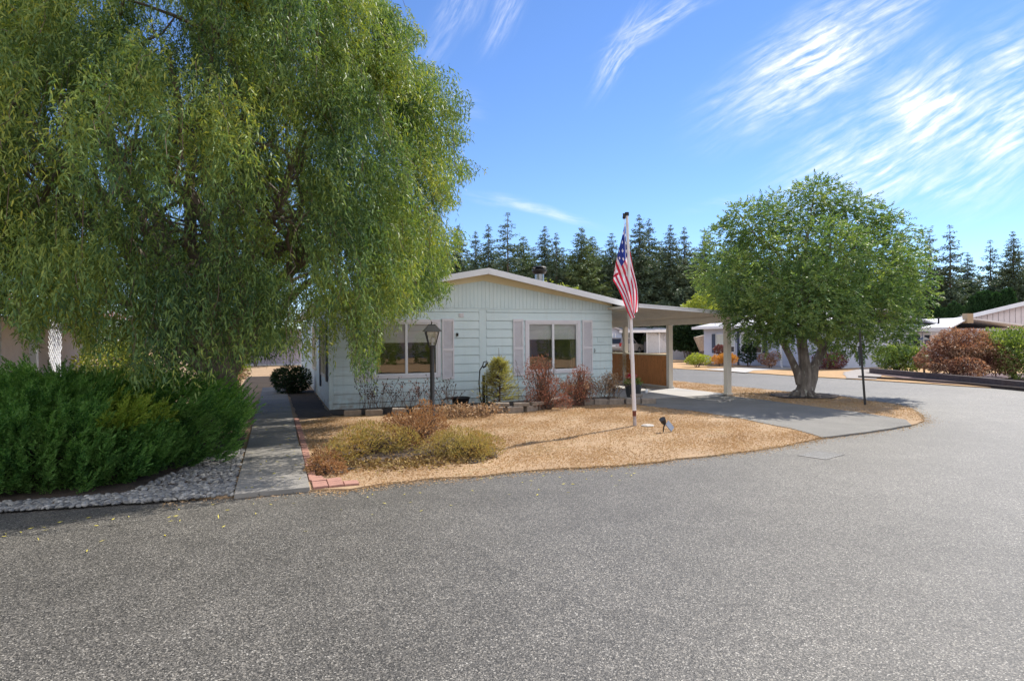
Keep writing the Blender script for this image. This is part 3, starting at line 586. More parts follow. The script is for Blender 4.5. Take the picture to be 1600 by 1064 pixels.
fa = MB(); fa.hexa([(u0, a - .03, cz(u0) - .055), (u1, a - .03, cz(u1) - .055), (u1, a - .002, cz(u1) - .055), (u0, a - .002, cz(u0) - .055), (u0, a - .03, cz(u0) + .035), (u1, a - .03, cz(u1) + .035), (u1, a - .002, cz(u1) + .035), (u0, a - .002, cz(u0) + .035)])
fa.hexa([(u0, a - .045, cz(u0) + .012), (u1, a - .045, cz(u1) + .012), (u1, a - .031, cz(u1) + .012), (u0, a - .031, cz(u0) + .012), (u0, a - .045, cz(u0) + .04), (u1, a - .045, cz(u1) + .04), (u1, a - .031, cz(u1) + .04), (u0, a - .031, cz(u0) + .04)])
fa.build('fascia', M['white'], CP)
PU0 = 10.36
bm_ = MB(); bm_.box(PU0, PU0 + .10, -1.45, 13, cz(PU0) - .245, cz(PU0) - .065); bm_.build('beam', M['beige'], CP, bevel=.004)
for v_ in (-1.13, 1.48, 4.05, 6.6, 9.2, 11.8):
    p_ = MB(); w_ = .15; p_.box(PU0 - .02, PU0 + w_ - .02, v_ - .075, v_ + .075, .045, cz(PU0) - .247); p_.box(PU0 - .05, PU0 + w_ + .01, v_ - .1, v_ + .1, .046, .10); p_.build('post', M['beige'], CP, bevel=.01)
pw = MB(); pw.box(PU0 + .04, PU0 + .06, 1.57, 12.9, .10, 1.06); PWL = pw.build('side_panel', M['wood'], CP)
rl = MB(); rl.box(PU0 + .0, PU0 + .12, 1.56, 12.9, 1.062, 1.11); rl.build('rail', M['cream'], CP, bevel=.004)
rl = MB(); rl.box(PU0 + .02, PU0 + .1, 1.56, 12.9, .046, .10); rl.build('sill', M['beige'], CP)

sheet('juniper_bed', [(-6.6, -6.95), (-3.6, -7.05), (-2.6, -7.15), (-1.66, -7.35), (-1.62, -3.0), (-6.6, -2.6)], .030, M['soil'], jitter=.03, seg=.25)
# grit, clippings and crumbs spilled along the road edge
def crumbs():
    E = [(-2.2, -7.5)] + [p for p in LOT[5:24]]; q = []
    for i in range(5200):
        j = random.randrange(len(E) - 1); t = random.random(); a, b_ = E[j], E[j + 1]; off = abs(random.gauss(0, .13)) - .04
        dx, dy = b_[0] - a[0], b_[1] - a[1]; l_ = math.hypot(dx, dy) or 1; q.append(tuple(H(a[0] + dx * t + dy / l_ * off, a[1] + dy * t - dx / l_ * off, .006)))
    q = np.array(q); D = rng.normal(size=q.shape); D[:, 2] = abs(D[:, 2]) * .3; roll = np.tile([[0, 0, 1.0]], (len(q), 1)) + rng.normal(size=q.shape) * .6
    npmesh('road_edge_crumbs', leaves(q, D, rng.uniform(.012, .04, len(q)), rng.uniform(.005, .014, len(q)), roll, 0, .5), 4, M['drygrass'], label='dry clippings and grit spilled from the lawn onto the road edge', cat='debris', kind='stuff')
crumbs()
# ------------------------------------------------------------------ vegetation
M['willow'] = leafmat('willow_leaf', [(.03, .075, .045), (.09, .17, .07), (.18, .27, .085), (.27, .34, .085), (.50, .50, .09)], .30, (1.4, 1.35, .5), .5, .45, .6)
M['locust'] = leafmat('locust_leaf', [(.06, .12, .06), (.12, .205, .085), (.22, .30, .10), (.38, .43, .14)], .32, (1.3, 1.4, .5), .5, .5, 1.4)
M['juniper'] = leafmat('juniper_scale_leaf', [(.022, .065, .025), (.07, .18, .045), (.18, .32, .09), (.09, .20, .06)], .35, (1.3, 1.5, .5), .6, .5, 4.5)
M['juniper_gold'] = leafmat('juniper_gold_tip', [(.14, .24, .03), (.26, .32, .05)], .3, (1.3, 1.3, .5), .6)
M['fir'] = leafmat('fir_needles', [(.045, .075, .065), (.075, .115, .08), (.12, .165, .095), (.065, .10, .095)], .15, (1.2, 1.3, .6), .6, .4, .35)  # both fir colours are lightened, with distance haze put into them
M['fir_green'] = leafmat('green_fir_needles', [(.065, .105, .06), (.12, .17, .075), (.18, .22, .09)], .2, (1.2, 1.3, .6), .6, .4, .35)
M['arbor'] = leafmat('arborvitae_leaf', [(.018, .05, .022), (.03, .075, .028), (.045, .10, .035)], .2, (1.2, 1.4, .5), .6, .5, 1)
M['greenbush'] = leafmat('rhododendron_leaf', [(.05, .09, .025), (.12, .19, .05), (.26, .33, .10), (.36, .40, .14)], .35, (1.3, 1.3, .5), .45, .4, 1.5)
M['darkbush'] = leafmat('dark_shrub_leaf', [(.012, .025, .012), (.02, .045, .018), (.04, .08, .03)], .2, None, .5, .4, 1.5)
M['lime'] = leafmat('lime_leaf', [(.22, .28, .05), (.34, .40, .08), (.44, .46, .10)], .4, (1.2, 1.2, .5), .5)
M['maple'] = leafmat('japanese_maple_leaf', [(.07, .035, .03), (.16, .08, .06), (.32, .18, .12), (.46, .30, .20), (.10, .08, .05)], .35, (1.3, 1.0, .7), .5, .55, 1.6)
M['barberry'] = leafmat('barberry_leaf', [(.10, .035, .04), (.20, .085, .08), (.34, .17, .14)], .3, (1.3, 1.0, .8), .5, .45, 2)
M['orangegrass'] = leafmat('orange_grass', [(.50, .25, .05), (.62, .34, .09), (.40, .22, .06)], .35, (1.2, 1, .6), .7)
M['dwarf'] = leafmat('golden_spruce_needles', [(.16, .19, .06), (.34, .34, .12), (.48, .44, .18), (.22, .24, .08)], .3, (1.2, 1.2, .6), .6, .4, 5)
M['olive'] = leafmat('dry_olive_leaf', [(.15, .13, .045), (.30, .26, .09), (.42, .33, .13), (.36, .22, .08), (.22, .23, .08)], .35, (1.2, 1.1, .6), .7, .5, 2.5)
M['rust'] = leafmat('withered_rust_leaf', [(.13, .07, .04), (.27, .14, .07), (.40, .24, .12), (.50, .36, .20)], .3, (1.2, 1, .7), .8, .35, 3)
M['redbrown'] = leafmat('reddish_shrub_leaf', [(.12, .05, .045), (.23, .095, .07), (.34, .16, .11), (.20, .12, .08)], .3, (1.2, 1, .8), .7, .4, 4)
M['straw'] = leafmat('straw_leaf', [(.20, .12, .07), (.38, .24, .14), (.52, .38, .25), (.16, .09, .06)], .3, (1.1, 1, .8), .8, .4, 4)
M['seed'] = pm('dark_seed_head', (.06, .035, .03), (.03, .02, .02), 20, .9)
M['litter'] = leafmat('fallen_leaf', [(.10, .06, .03), (.22, .13, .06), (.40, .28, .10), (.06, .04, .025)], .1, None, .8)
M['yellowleaf'] = leafmat('fallen_willow_leaf', [(.52, .44, .05), (.60, .52, .10), (.40, .34, .06)], .1, None, .6)
M['flower_red'] = leafmat('red_petal', [(.45, .02, .05), (.55, .05, .09)], .2, None, .5)
def project(p):
    x, y, z = p[..., 0], p[..., 1], p[..., 2]; X = x / y * FPX; Z = (z - EYE) / y * FPX
    return 800 + X - ROLL * Z, 531 - Z - ROLL * X
def limb(mb, a, b_, r0, r1, sag=0.0, n=6, wob=.06, sides=7):
    a = Vector(a); b_ = Vector(b_); L_ = (b_ - a).length; pts = []; rad = []
    for i in range(n + 1):
        t = i / n; p = a.lerp(b_, t); k = math.sin(t * math.pi)
        p += Vector((random.uniform(-1, 1), random.uniform(-1, 1), random.uniform(-1, 1))) * wob * L_ * .35 * k + Vector((0, 0, sag * L_ * k))
        pts.append(p); rad.append(r0 + (r1 - r0) * t)
    mb.tube(pts, rad, sides); return pts
# ---- the big curly willow
def willow():
    root = thing('willow_tree', 'huge curly weeping willow filling the left side beside the aqua home', 'tree', (0, 0, 0))
    C0 = np.array([-5.75, 10.3, 4.6]); RAD = np.array([4.95, 3.9, 4.9])
    base = Vector((-5.35, 10.9, 0)); tb = MB()
    tb.tube([base, base + Vector((-.02, 0, .25)), base + Vector((.08, 0, .9)), base + Vector((.0, .05, 1.5))], [.42, .31, .27, .25], 12)
    tips = []
    for k in range(13):
        a = k * 2.4 + .3; rr = random.uniform(.45, .82); e = Vector((C0[0] + RAD[0] * rr * math.cos(a), C0[1] + RAD[1] * rr * math.sin(a), random.uniform(3.6, 8.0)))
        st = base + Vector((.02, .03, random.uniform(.9, 1.5))); pts = limb(tb, st, e, random.uniform(.11, .17), .03, .08, 9, .12, 8)
        for j in (3, 5, 6, 7):
            for q in range(3):
                s0 = pts[j]; e2 = s0 + Vector((random.uniform(-1, 1) * 1.5, random.uniform(-1, 1) * 1.5, random.uniform(-.2, 1.5))); limb(tb, s0, e2, .045, .012, .05, 5, .2, 5)
    limb(tb, base + Vector((0, 0, .7)), (-3.6, 11.2, 2.8), .13, .05, .1, 8, .1)
    limb(tb, base + Vector((0, 0, .9)), (-7.6, 9.6, 2.9), .13, .05, .1, 8, .1)
    tb.build('trunk', M['bark'], root, smooth=True)
    # drooping strands grouped in boughs
    NB = 900; u = rng.normal(size=(NB * 3, 3)); u = nrm(u); u = u[(u[:, 2] > -.55)][:NB]; NB = len(u)
    lump = 1 + .20 * vnoise(u * 3, 1.9, 2) + .16 * vnoise(u * 3, 4.2, 5)
    depth = np.where(rng.random(NB) < .72, rng.uniform(.84, 1.03, NB), rng.uniform(.45, .9, NB)) * lump
    A = C0 + u * RAD * depth[:, None]
    ns = 27; A = np.repeat(A, ns, 0) + rng.normal(size=(NB * ns, 3)) * np.array([.13, .13, .10]); U = np.repeat(u, ns, 0)
    Ln = np.repeat(rng.uniform(.7, 1.7, NB), ns) * rng.uniform(.6, 1.15, NB * ns); low = A[:, 2] < 3.6; Ln = np.where(low, Ln * 1.35, Ln)
    n = len(A); K = 64
    t = np.linspace(0, 1, K)[None, :, None]
    out = U * np.array([1, 1, 0]); out = out + rng.normal(size=(n, 3)) * .55 * np.array([1, 1, 0])
    up0 = rng.uniform(-.1, .35, n)[:, None, None]
    pos = A[:, None, :] + out[:, None, :] * (t ** .6) * .36 + np.array([0, 0, 1.0]) * (up0 * t * (1 - t) - (t ** 1.25) * Ln[:, None, None])
    ph = rng.uniform(0, 6.28, (n, 1, 2)); wig = np.concatenate([np.sin(t * 9 + ph[..., :1]), np.cos(t * 8 + ph[..., 1:])], -1) * .045
    pos[..., :2] += wig * (0.3 + t)
    pos += np.array([.10, -.02, 0]) * t ** 2 * Ln[:, None, None] * .4
    pos = pos + rng.normal(size=pos.shape) * .018
    step = (Ln / K)[:, None]
    keep = rng.random((n, K)) < np.clip(step / .019, .0, 1)
    px, py = project(pos)
    hx = [-900, 0, 58, 72, 108, 128, 150, 210, 330, 370, 400, 440, 515, 535, 552, 590, 600, 640, 700, 745, 900]
    hy = [540, 492, 535, 500, 504, 552, 570, 600, 600, 572, 556, 545, 548, 520, 582, 590, 505, 484, 462, 430, 400]
    sn = rng.normal(size=(n, 1)) * 13 - 4
    keep &= py < np.interp(px, hx, hy) + sn
    cy = [-900, 0, 30, 60, 100, 150, 185, 230, 270, 350, 430, 480, 540]; cx = [560, 598, 632, 655, 690, 714, 736, 728, 722, 712, 702, 690, 640]
    lob = 15 * np.sin(py / 19.0) + 10 * np.sin(py / 8.3 + 1) - 6
    keep &= px < np.interp(py, cy, cx) + np.where(py < 440, lob, 0) + rng.normal(size=(n, 1)) * 9
    uu = (pos[..., 0] - OX) * CA + (pos[..., 1] - OY) * SA; vv_ = -(pos[..., 0] - OX) * SA + (pos[..., 1] - OY) * CA
    rz = 3.42 - .193 * np.abs(uu - 3.72)
    keep &= ~((uu > -.42) & (vv_ > -.55) & (pos[..., 2] < rz + .05)); keep &= pos[..., 2] > .35
    # airy gaps in the mass
    gap = vnoise(pos, 1.15, 9) + .7 * vnoise(pos, 2.9, 12); keep &= ~((gap > .36) & (rng.random((n, K)) < .93))
    idx = np.nonzero(keep); p = pos[idx]
    tang = nrm(np.gradient(pos, axis=1))[idx]
    side = rng.normal(size=p.shape); D = tang * .9 + side * .75 + np.array([0, 0, -.2])
    V = leaves(p, D, rng.uniform(.045, .09, len(p)), rng.uniform(.013, .021, len(p)), None, .30, .42)
    npmesh('foliage', V, 4, M['willow'], root); print('willow leaves', len(V))
    # fine hanging twigs
    sel = rng.choice(n, 1500, replace=False); tw = []
    for s_i in sel:
        kk = np.nonzero(keep[s_i])[0]
        if len(kk) < 12: continue
        q = pos[s_i][kk[::4]]
        for a, b_ in zip(q[:-1], q[1:]):
            d = (b_ - a); sd_ = nrm(np.cross(d, rng.normal(size=3))) * .0035; tw.append([a - sd_, a + sd_, b_ + sd_, b_ - sd_])
    npmesh('hanging_twigs', np.array(tw), 4, M['twig'], root)
willow()
# ---- sprawling juniper mound
def frond_leaves(P0, D, L_, pairs, ll, lw, spread=.75, curl=.25):
    P0 = np.asarray(P0); D = nrm(np.asarray(D)); n = len(P0); S = nrm(np.cross(D, rng.normal(size=(n, 3)) * .35 + np.array([0, 0, 1.0])))
    L_ = np.broadcast_to(np.asarray(L_), (n,)); outs = []
    for i in range(pairs):
        t = (i + .6) / pairs; c = P0 + D * (L_ * t)[:, None] + np.array([0, 0, 1.0]) * (curl * L_ * t * t)[:, None]
        for s in (-1, 1):
            d = D + S * s * spread + rng.normal(size=(n, 3)) * .18; d[:, 2] += curl * t
            outs.append(leaves(c, d, ll * (1.15 - .6 * t) * rng.uniform(.8, 1.2, n), lw, None, -.05, .45))
    outs.append(leaves(P0 + D * (L_ * .8)[:, None], D + np.array([0, 0, curl]), L_ * .3, lw, None, 0, .4))
    return np.concatenate(outs)
def juniper():
    root = thing('juniper_bush', 'broad dark green spreading juniper above the grey river stones', 'bush', (0, 0, 0))
    c = np.array([-6.0, 8.02]); r = np.array([2.45, 2.02]); n = 8500
    a = rng.uniform(0, 2 * math.pi, n); q = rng.uniform(0, 1, n) ** .55
    front = np.sin(a) < .35; a = np.where(front, a, np.where(rng.random(n) < .6, -np.abs(a), a))
    lump = 1 + .10 * np.sin(a * 5 + 1) + .07 * np.sin(a * 9 + 2)
    x = c[0] + r[0] * q * np.cos(a) * lump; y = c[1] + r[1] * q * np.sin(a) * lump
    hs = 1.08 * (1 - .42 * q ** 2.5 - .3 * q ** 9) * (1 + .10 * vnoise(np.stack([x, y, x * 0], -1), 2.4, 1)); 
    z = np.where(rng.random(n) < .75, hs, hs * rng.uniform(.3, 1, n)) - .10
    # skirt layer for the steep front
    ms = int(n * .55); aa = rng.uniform(-math.pi * 1.05, .35, ms); lump2 = 1 + .10 * np.sin(aa * 5 + 1) + .07 * np.sin(aa * 9 + 2); zz = rng.uniform(.03, .72, ms); bul = .85 + .15 * np.clip(zz / .62, 0, 1) ** .8 + .04 * np.sin(zz * 9)
    X = np.concatenate([x, c[0] + r[0] * np.cos(aa) * lump2 * bul]); Y = np.concatenate([y, c[1] + r[1] * np.sin(aa) * lump2 * bul]); Z = np.concatenate([z, zz]); A = np.concatenate([a, aa])
    Z = np.maximum(Z, .03)
    out = np.stack([(X - c[0]) / r[0], (Y - c[1]) / r[1], 0 * X], -1); D = nrm(out + 1e-4) * .75 + np.stack([.45 * np.tanh((X - c[0]) * 1.2), 0 * X, .30 + .30 * rng.random(len(X))], -1) + rng.normal(size=(len(X), 3)) * .16
    P0 = np.stack([X, Y, Z], -1) - nrm(D) * .14
    P0 = P0 + nrm(D) * (.17 * vnoise(P0, 4.2, 4))[:, None]; gapj = vnoise(P0, 5.5, 8) < .45; P0 = P0[gapj]; D = D[gapj]; X = X[gapj]
    px, py = project(P0); keep = (px < 358 - .10 * np.abs(py - 640)) & (px > -260); P0 = P0[keep]; D = D[keep]
    sel = rng.random(len(P0)) < .30; P0 = P0[sel]; D = nrm(D[sel]); npl = len(P0); M_ = 11; PL = []; DL = []; LL = []
    S = nrm(np.cross(D, rng.normal(size=(npl, 3)) * .4 + np.array([0, 0, 1.0]))); ax = rng.uniform(.30, .52, npl)[:, None]
    for j in range(M_):
        t = j / (M_ - 1); sg = 1 if j % 2 else -1
        PL.append(P0 + D * ax * t * .8 + np.array([0, 0, .16]) * t * t * ax * 2); DL.append(D + S * sg * .62 * (1 - .75 * t) + np.array([0, 0, .25 * t]) + rng.normal(size=(npl, 3)) * .12); LL.append(rng.uniform(.10, .17, npl) * (1.25 - .55 * t))
    P1 = np.concatenate(PL); D1 = np.concatenate(DL); L1 = np.concatenate(LL); qx, qy = project(np.tile(P0, (M_, 1)))
    gold = (np.abs(qx - 195) < 42) & (np.abs(qy - 672) < 16)
    npmesh('foliage', frond_leaves(P1[~gold], D1[~gold], L1[~gold], 6, .045, .012, .6, .15), 4, M['juniper'], root)
    npmesh('golden_tips', frond_leaves(P1[gold], D1[gold], L1[gold] * 1.15, 6, .05, .014, .6, .15), 4, M['juniper_gold'], root)
    # inner woody mass
    sb = MB()
    for i in range(70):
        a_ = random.uniform(-3.3, .4); e = (c[0] + r[0] * .9 * math.cos(a_) * random.uniform(.4, 1), c[1] + r[1] * .9 * math.sin(a_) * random.uniform(.4, 1), random.uniform(.1, .85)); limb(sb, (c[0] + random.uniform(-1, 1), c[1] + random.uniform(-.5, .5), .02), e, .03, .008, .1, 6, .15, 5)
    sb.build('branches', M['bark'], root)
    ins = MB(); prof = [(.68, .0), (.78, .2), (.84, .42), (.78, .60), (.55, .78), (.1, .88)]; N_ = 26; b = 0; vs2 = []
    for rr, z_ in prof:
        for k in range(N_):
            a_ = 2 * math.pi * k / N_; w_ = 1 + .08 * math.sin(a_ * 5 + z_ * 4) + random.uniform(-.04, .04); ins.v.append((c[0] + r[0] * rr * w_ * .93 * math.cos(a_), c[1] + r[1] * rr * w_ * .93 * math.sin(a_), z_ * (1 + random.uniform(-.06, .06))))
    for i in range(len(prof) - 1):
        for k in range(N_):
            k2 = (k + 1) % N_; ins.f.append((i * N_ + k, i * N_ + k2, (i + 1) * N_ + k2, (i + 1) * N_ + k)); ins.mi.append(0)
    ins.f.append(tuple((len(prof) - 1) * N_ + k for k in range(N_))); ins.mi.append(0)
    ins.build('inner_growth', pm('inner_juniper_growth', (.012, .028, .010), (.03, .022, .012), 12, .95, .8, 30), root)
juniper()
# ---- blobs of foliage for broadleaf trees and shrubs
def blobcloud(blobs, n, shell=.55, gapf=1.4, gap=.55, seed=1, drop=0.0):
    w_ = np.array([b[3] ** 2 for b in blobs]); w_ = w_ / w_.sum(); k = rng.choice(len(blobs), n, p=w_); B = np.array([b[:3] for b in blobs])[k]; rr = np.array([b[3] for b in blobs])[k]; fl = np.array([(b[4] if len(b) > 4 else .8) for b in blobs])[k]
    u = nrm(rng.normal(size=(n, 3))); q = np.where(rng.random(n) < shell, rng.uniform(.85, 1.05, n), rng.random(n) ** .5)
    lump = 1 + .18 * vnoise(u * 2 + B, 2.1, seed)
    off = u * (rr * q * lump)[:, None]; off[:, 2] *= fl; P0 = B + off
    m_ = vnoise(P0, gapf, seed + 3) < gap
    return P0[m_], u[m_]
def locust():
    d = 16.27; root = thing('shade_tree', 'round-crowned locust tree with forked grey trunk on the dry strip by the driveway', 'tree', (0, 0, 0))
    bp = P(1255, 621, d); T = MB()
    def pp(x, y, dd=0): return P(x, y, d + dd)
    T.tube([Vector((bp.x, bp.y, -.02)), Vector((bp.x, bp.y, .06)), pp(1257, 605), pp(1259, 585), pp(1256, 560), pp(1253, 535), pp(1256, 505), pp(1258, 470)], [.34, .25, .19, .165, .14, .13, .115, .08], 14)
    T.tube([pp(1264, 610), pp(1269, 590), pp(1272, 572, .05), pp(1284, 548, .1), pp(1297, 528, .1), pp(1315, 500, .2), pp(1340, 470, .4)], [.14, .145, .12, .115, .10, .08, .05], 12)
    T.tube([pp(1250, 600), pp(1246, 582), pp(1236, 560, -.1), pp(1224, 535, -.2), pp(1216, 512, -.3), pp(1195, 480, -.5)], [.11, .11, .085, .085, .07, .04], 12)
    stub = [pp(1284, 540, .0), pp(1277, 528, -.15), pp(1271, 519, -.3)]; T.tube(stub, [.12, .105, .098], 12)
    for k in range(9):
        a = k * .7; T.tube([Vector((bp.x + .18 * math.cos(a), bp.y + .18 * math.sin(a), .12)), Vector((bp.x + .42 * math.cos(a), bp.y + .42 * math.sin(a), .0))], [.09, .03], 6)
    blobs = []
    for (x, y, r_, dd) in [(1125, 425, .85, 0), (1130, 375, .6, .3), (1120, 470, .55, -.4), (1175, 350, .8, 0), (1165, 440, 1.0, -.9), (1185, 495, .75, -1.2), (1205, 400, 1.0, 1.0), (1225, 335, .75, .2), (1275, 320, .85, 0), (1272, 302, .42, 0), (1270, 400, 1.25, -1.2), (1265, 470, 1.05, -1.8), (1240, 440, 1.2, 1.6), (1330, 350, .95, .2), (1340, 420, 1.25, -.8), (1345, 480, .95, -1.3), (1390, 370, .75, 0), (1400, 430, .9, -.2), (1420, 400, .6, .5), (1395, 490, .75, -.4), (1425, 460, .6, .3), (1300, 500, .75, -1.6), (1395, 530, .50, 0), (1335, 530, .45, -.4), (1425, 515, .35, .2), (1205, 520, .5, -.8), (1150, 500, .45, -.8), (1310, 440, 1.2, 1.8), (1230, 500, .6, -1.6), (1375, 340, .35, .2), (1150, 335, .3, .1), (1325, 320, .4, .1), (1290, 545, .3, .8), (1340, 545, .28, -.2), (1180, 512, .4, -.5)]:
        c_ = pp(1275 + (x - 1275) * .95, y, dd); blobs.append((c_.x, c_.y, c_.z, r_ * .95, .8))
    for b in blobs: limb(T, pp(*random.choice([(1256, 500), (1300, 520), (1222, 520), (1258, 480)]), 0), b[:3], .06, .012, .05, 7, .16, 6)
    T.build('trunk', M['bark2'], root, smooth=True)
    cutm = MB(); e = stub[2]; dr = (stub[2] - stub[1]).normalized(); cutm.tube([e + dr * .002, e + dr * .012], .092, 16); cutm.build('cut_stub', pm('fresh_cut_wood', (.62, .36, .20), (.50, .26, .13), 14, .8, stretch=(1, 1, 1)), root)
    P0, u = blobcloud(blobs, 12000, .62, 1.7, .56, 2)
    D = u * np.array([1, 1, .5]) + rng.normal(size=u.shape) * .5 + np.array([0, 0, -.12])
    V = frond_leaves(P0, D, rng.uniform(.18, .34, len(P0)), 6, .085, .030, .9, -.18)
    npmesh('crown', V, 4, M['locust'], root)
locust()
# ---- conifers
def conifer(label, H_, Rb, mat, nw, dens, sparse, droop, leaf, name='conifer_tree'):
    root = thing(name, label, 'tree'); T = MB(); T.tube([(0, 0, -.3), (0, 0, H_ * .4), (0.02, 0, H_ * .75), (0, 0, H_ * .985)], [H_ * .011, H_ * .008, H_ * .004, .015], 7); T.build('trunk', M['bark'], root)
    Pn = []; Dn = []; Ls = []
    for i in range(nw):
        f = (i + random.random()) / nw; z = H_ * (.06 + .94 * f)
        for b in range(random.choice((4, 5, 6))):
            if random.random() < sparse * (1 - f): continue
            a = random.uniform(0, 6.283); R_ = Rb * 1.38 * ((1 - f) ** .78) * random.uniform(.62, 1.15) + .05
            d = np.array([math.cos(a), math.sin(a), 0]); m = max(6, int(dens * 2.2 * R_ / Rb))
            t = (np.arange(m) + rng.random(m)) / m; p = np.outer(t * R_, d); p[:, 2] = z - droop * R_ * np.sin(t * 2.2) + R_ * .16 * t ** 3
            w_ = .22 * R_ * (1 - t * .8); p += rng.normal(size=p.shape) * np.stack([w_ * .5 + .05, w_ * .5 + .05, w_ * .14 + .05], -1)
            Pn.append(p); Dn.append(np.tile(d * .9 + np.array([0, 0, -.15]), (m, 1)) + rng.normal(size=(m, 3)) * .5); Ls.append(leaf * (.34 + .85 * (1 - f)) * rng.uniform(.7, 1.3, m))
    Pn = np.concatenate(Pn); Dn = np.concatenate(Dn); Ls = np.concatenate(Ls); roll = rng.normal(size=Pn.shape) * .5 + np.array([0, 0, .0])
    npmesh('crown', leaves(Pn, Dn, Ls, Ls * .46, roll, .18, .45), 4, mat, root)
    return root
CL = ['dark spruce tree', 'slender fir tree', 'fuller green fir tree', 'sparse tall fir tree']
protos = [conifer('x', 16, 2.9, M['fir'], 64, 46, .15, .30, .42), conifer('x', 16, 2.1, M['fir'], 60, 36, .25, .40, .38), conifer('x', 16, 3.5, M['fir_green'], 66, 56, .05, .18, .46), conifer('x', 16, 2.5, M['fir'], 40, 34, .45, .30, .42)]
spots = [(690, 372, 72, 0, 'beside the willow at the left end of the forest row'), (715, 350, 72, 0, 'rising just right of the willow edge'), (743, 358, 76, 1, 'left of the two tallest spires above the roof peak'), (763, 347, 72, 1, 'second spire left of the tallest tree above the roof'), (793, 327, 70, 3, 'tallest spire standing above the home roof peak'), (818, 366, 74, 2, 'short one just left of the chimney'), (851, 351, 72, 0, 'directly behind the roof chimney'), (869, 360, 70, 1, 'just right of the roof chimney'), (908, 352, 70, 2, 'broad one midway between chimney and flag'), (926, 366, 73, 2, 'broad one left of the flag behind another'), (956, 362, 72, 0, 'immediately left of the flag'),
         (999, 333, 72, 0, 'tall one immediately right of the flagpole'), (1014, 338, 75, 1, 'second right of the flagpole'), (1047, 349, 72, 0, 'above the middle of the carport roof'), (1069, 351, 74, 1, 'above the carport between two darker ones'), (1101, 362, 74, 0, 'at the left edge of the round shade tree'), (1142, 348, 76, 1, 'peeking over the left shoulder of the shade tree'), (1165, 352, 80, 0, 'behind the upper left of the shade tree'),
         (1408, 372, 76, 0, 'behind the right shoulder of the shade tree'), (1453, 354, 74, 3, 'first open-crowned one right of the shade tree'), (1484, 347, 72, 3, 'tallest one right of the shade tree'), (1512, 392, 78, 0, 'low one between the two pairs at right'), (1547, 371, 74, 3, 'thin one left of the right frame edge pair'), (1583, 359, 70, 0, 'last one at the right edge of the view'), (1625, 372, 72, 3, 'partly cut by the right edge')]
fill = [(695, 402), (718, 398), (738, 400), (768, 396), (790, 398), (822, 392), (846, 398), (866, 394), (906, 398), (922, 392), (952, 398), (996, 390), (1012, 396), (1044, 392), (1072, 396), (1098, 398), (1136, 402), (1205, 405), (1260, 405), (1310, 405), (1360, 408), (1405, 412), (1450, 420), (1495, 425), (1515, 428), (1548, 432), (1585, 425), (702, 392), (730, 388), (752, 392), (778, 380), (805, 385), (834, 384), (880, 385), (893, 396), (940, 388), (968, 392), (985, 378), (1030, 374), (1058, 380), (1085, 384), (1118, 388), (1180, 400), (1230, 395), (1290, 396), (1340, 398), (1380, 400), (1430, 408), (1468, 412), (1530, 425), (1565, 415), (1602, 405)]
for i, (x, y, d, k, w_) in enumerate(spots):
    p = P(x, y, d); h = p.z; pr = protos[k]; o = dup(pr, (p.x, p.y, -.2), random.uniform(0, 6.28), (h / 16 * 1.18, h / 16 * 1.18, h / 16), None, 'conifers along the far forest edge'); o['label'] = ('%s %s' % (CL[k], w_))[:110]
FILL = []
for i, (x, y) in enumerate(fill):
    d = 84 + (i % 3) * 5; p = P(x, y, d); k = random.choice((0, 1, 2, 0)); o = dup(protos[k], (p.x, p.y, -.2), random.uniform(0, 6.28), (p.z / 16 * 1.4, p.z / 16 * 1.4, p.z / 16), None, 'conifers along the far forest edge')
    o['label'] = nth(i if i < 29 else i) + ' shaded conifer counted in the back row of the far forest'; FILL.append((x, o))
for i, (x, o) in enumerate(sorted(FILL, key=lambda q: q[0])): o['label'] = '%s conifer from the left in the shaded back row of the forest' % nth(i)
for pr in protos:
    for ch in list(pr.children): bpy.data.objects.remove(ch)
    bpy.data.objects.remove(pr)
# ---- arborvitae row at right
def arbor():
    root = thing('arborvitae', 'x', 'tree'); n = 2600; f = rng.random(n) ** .8; a = rng.uniform(0, 6.28, n); r_ = .42 * np.minimum(1, (1 - f) * 2.4) ** .6 * (1 + .1 * np.sin(a * 3)) * rng.uniform(.7, 1.05, n)
    P0 = np.stack([r_ * np.cos(a), r_ * np.sin(a), f * 4.0], -1); D = np.stack([np.cos(a) * .35, np.sin(a) * .35, np.full(n, 1.0)], -1) + rng.normal(size=(n, 3)) * .2
    npmesh('crown', leaves(P0, D, rng.uniform(.2, .34, n), .10, None, 0, .5), 4, M['arbor'], root)
    T = MB(); T.tube([(0, 0, 0), (0, 0, 3.2)], [.06, .02], 6); T.build('trunk', M['bark'], root); return root
av = arbor()
AV = [(1446, 482), (1455, 484), (1466, 478), (1473, 480), (1479, 481), (1485, 474), (1491, 470), (1497, 474), (1501, 477), (1507, 479), (1521, 462), (1531, 455), (1541, 453), (1554, 456), (1563, 458), (1570, 452), (1576, 449)]
for i, (x, y) in enumerate(AV):
    d = 52 if i < 10 else 47; p = P(x, y, d); o = dup(av, (p.x, p.y, 0), random.uniform(0, 6), (1.0 if i < 10 else 1.45, 1.0 if i < 10 else 1.45, p.z / 4.25), None, 'arborvitae screen beyond the white-roofed house')
    o['label'] = (nth(i) + ' arborvitae from the left in the low screen above the white-roofed house') if i < 10 else (nth(i - 10) + ' from the left of the taller arborvitae above the pink-beige gable')
for ch in list(av.children): bpy.data.objects.remove(ch)
bpy.data.objects.remove(av)
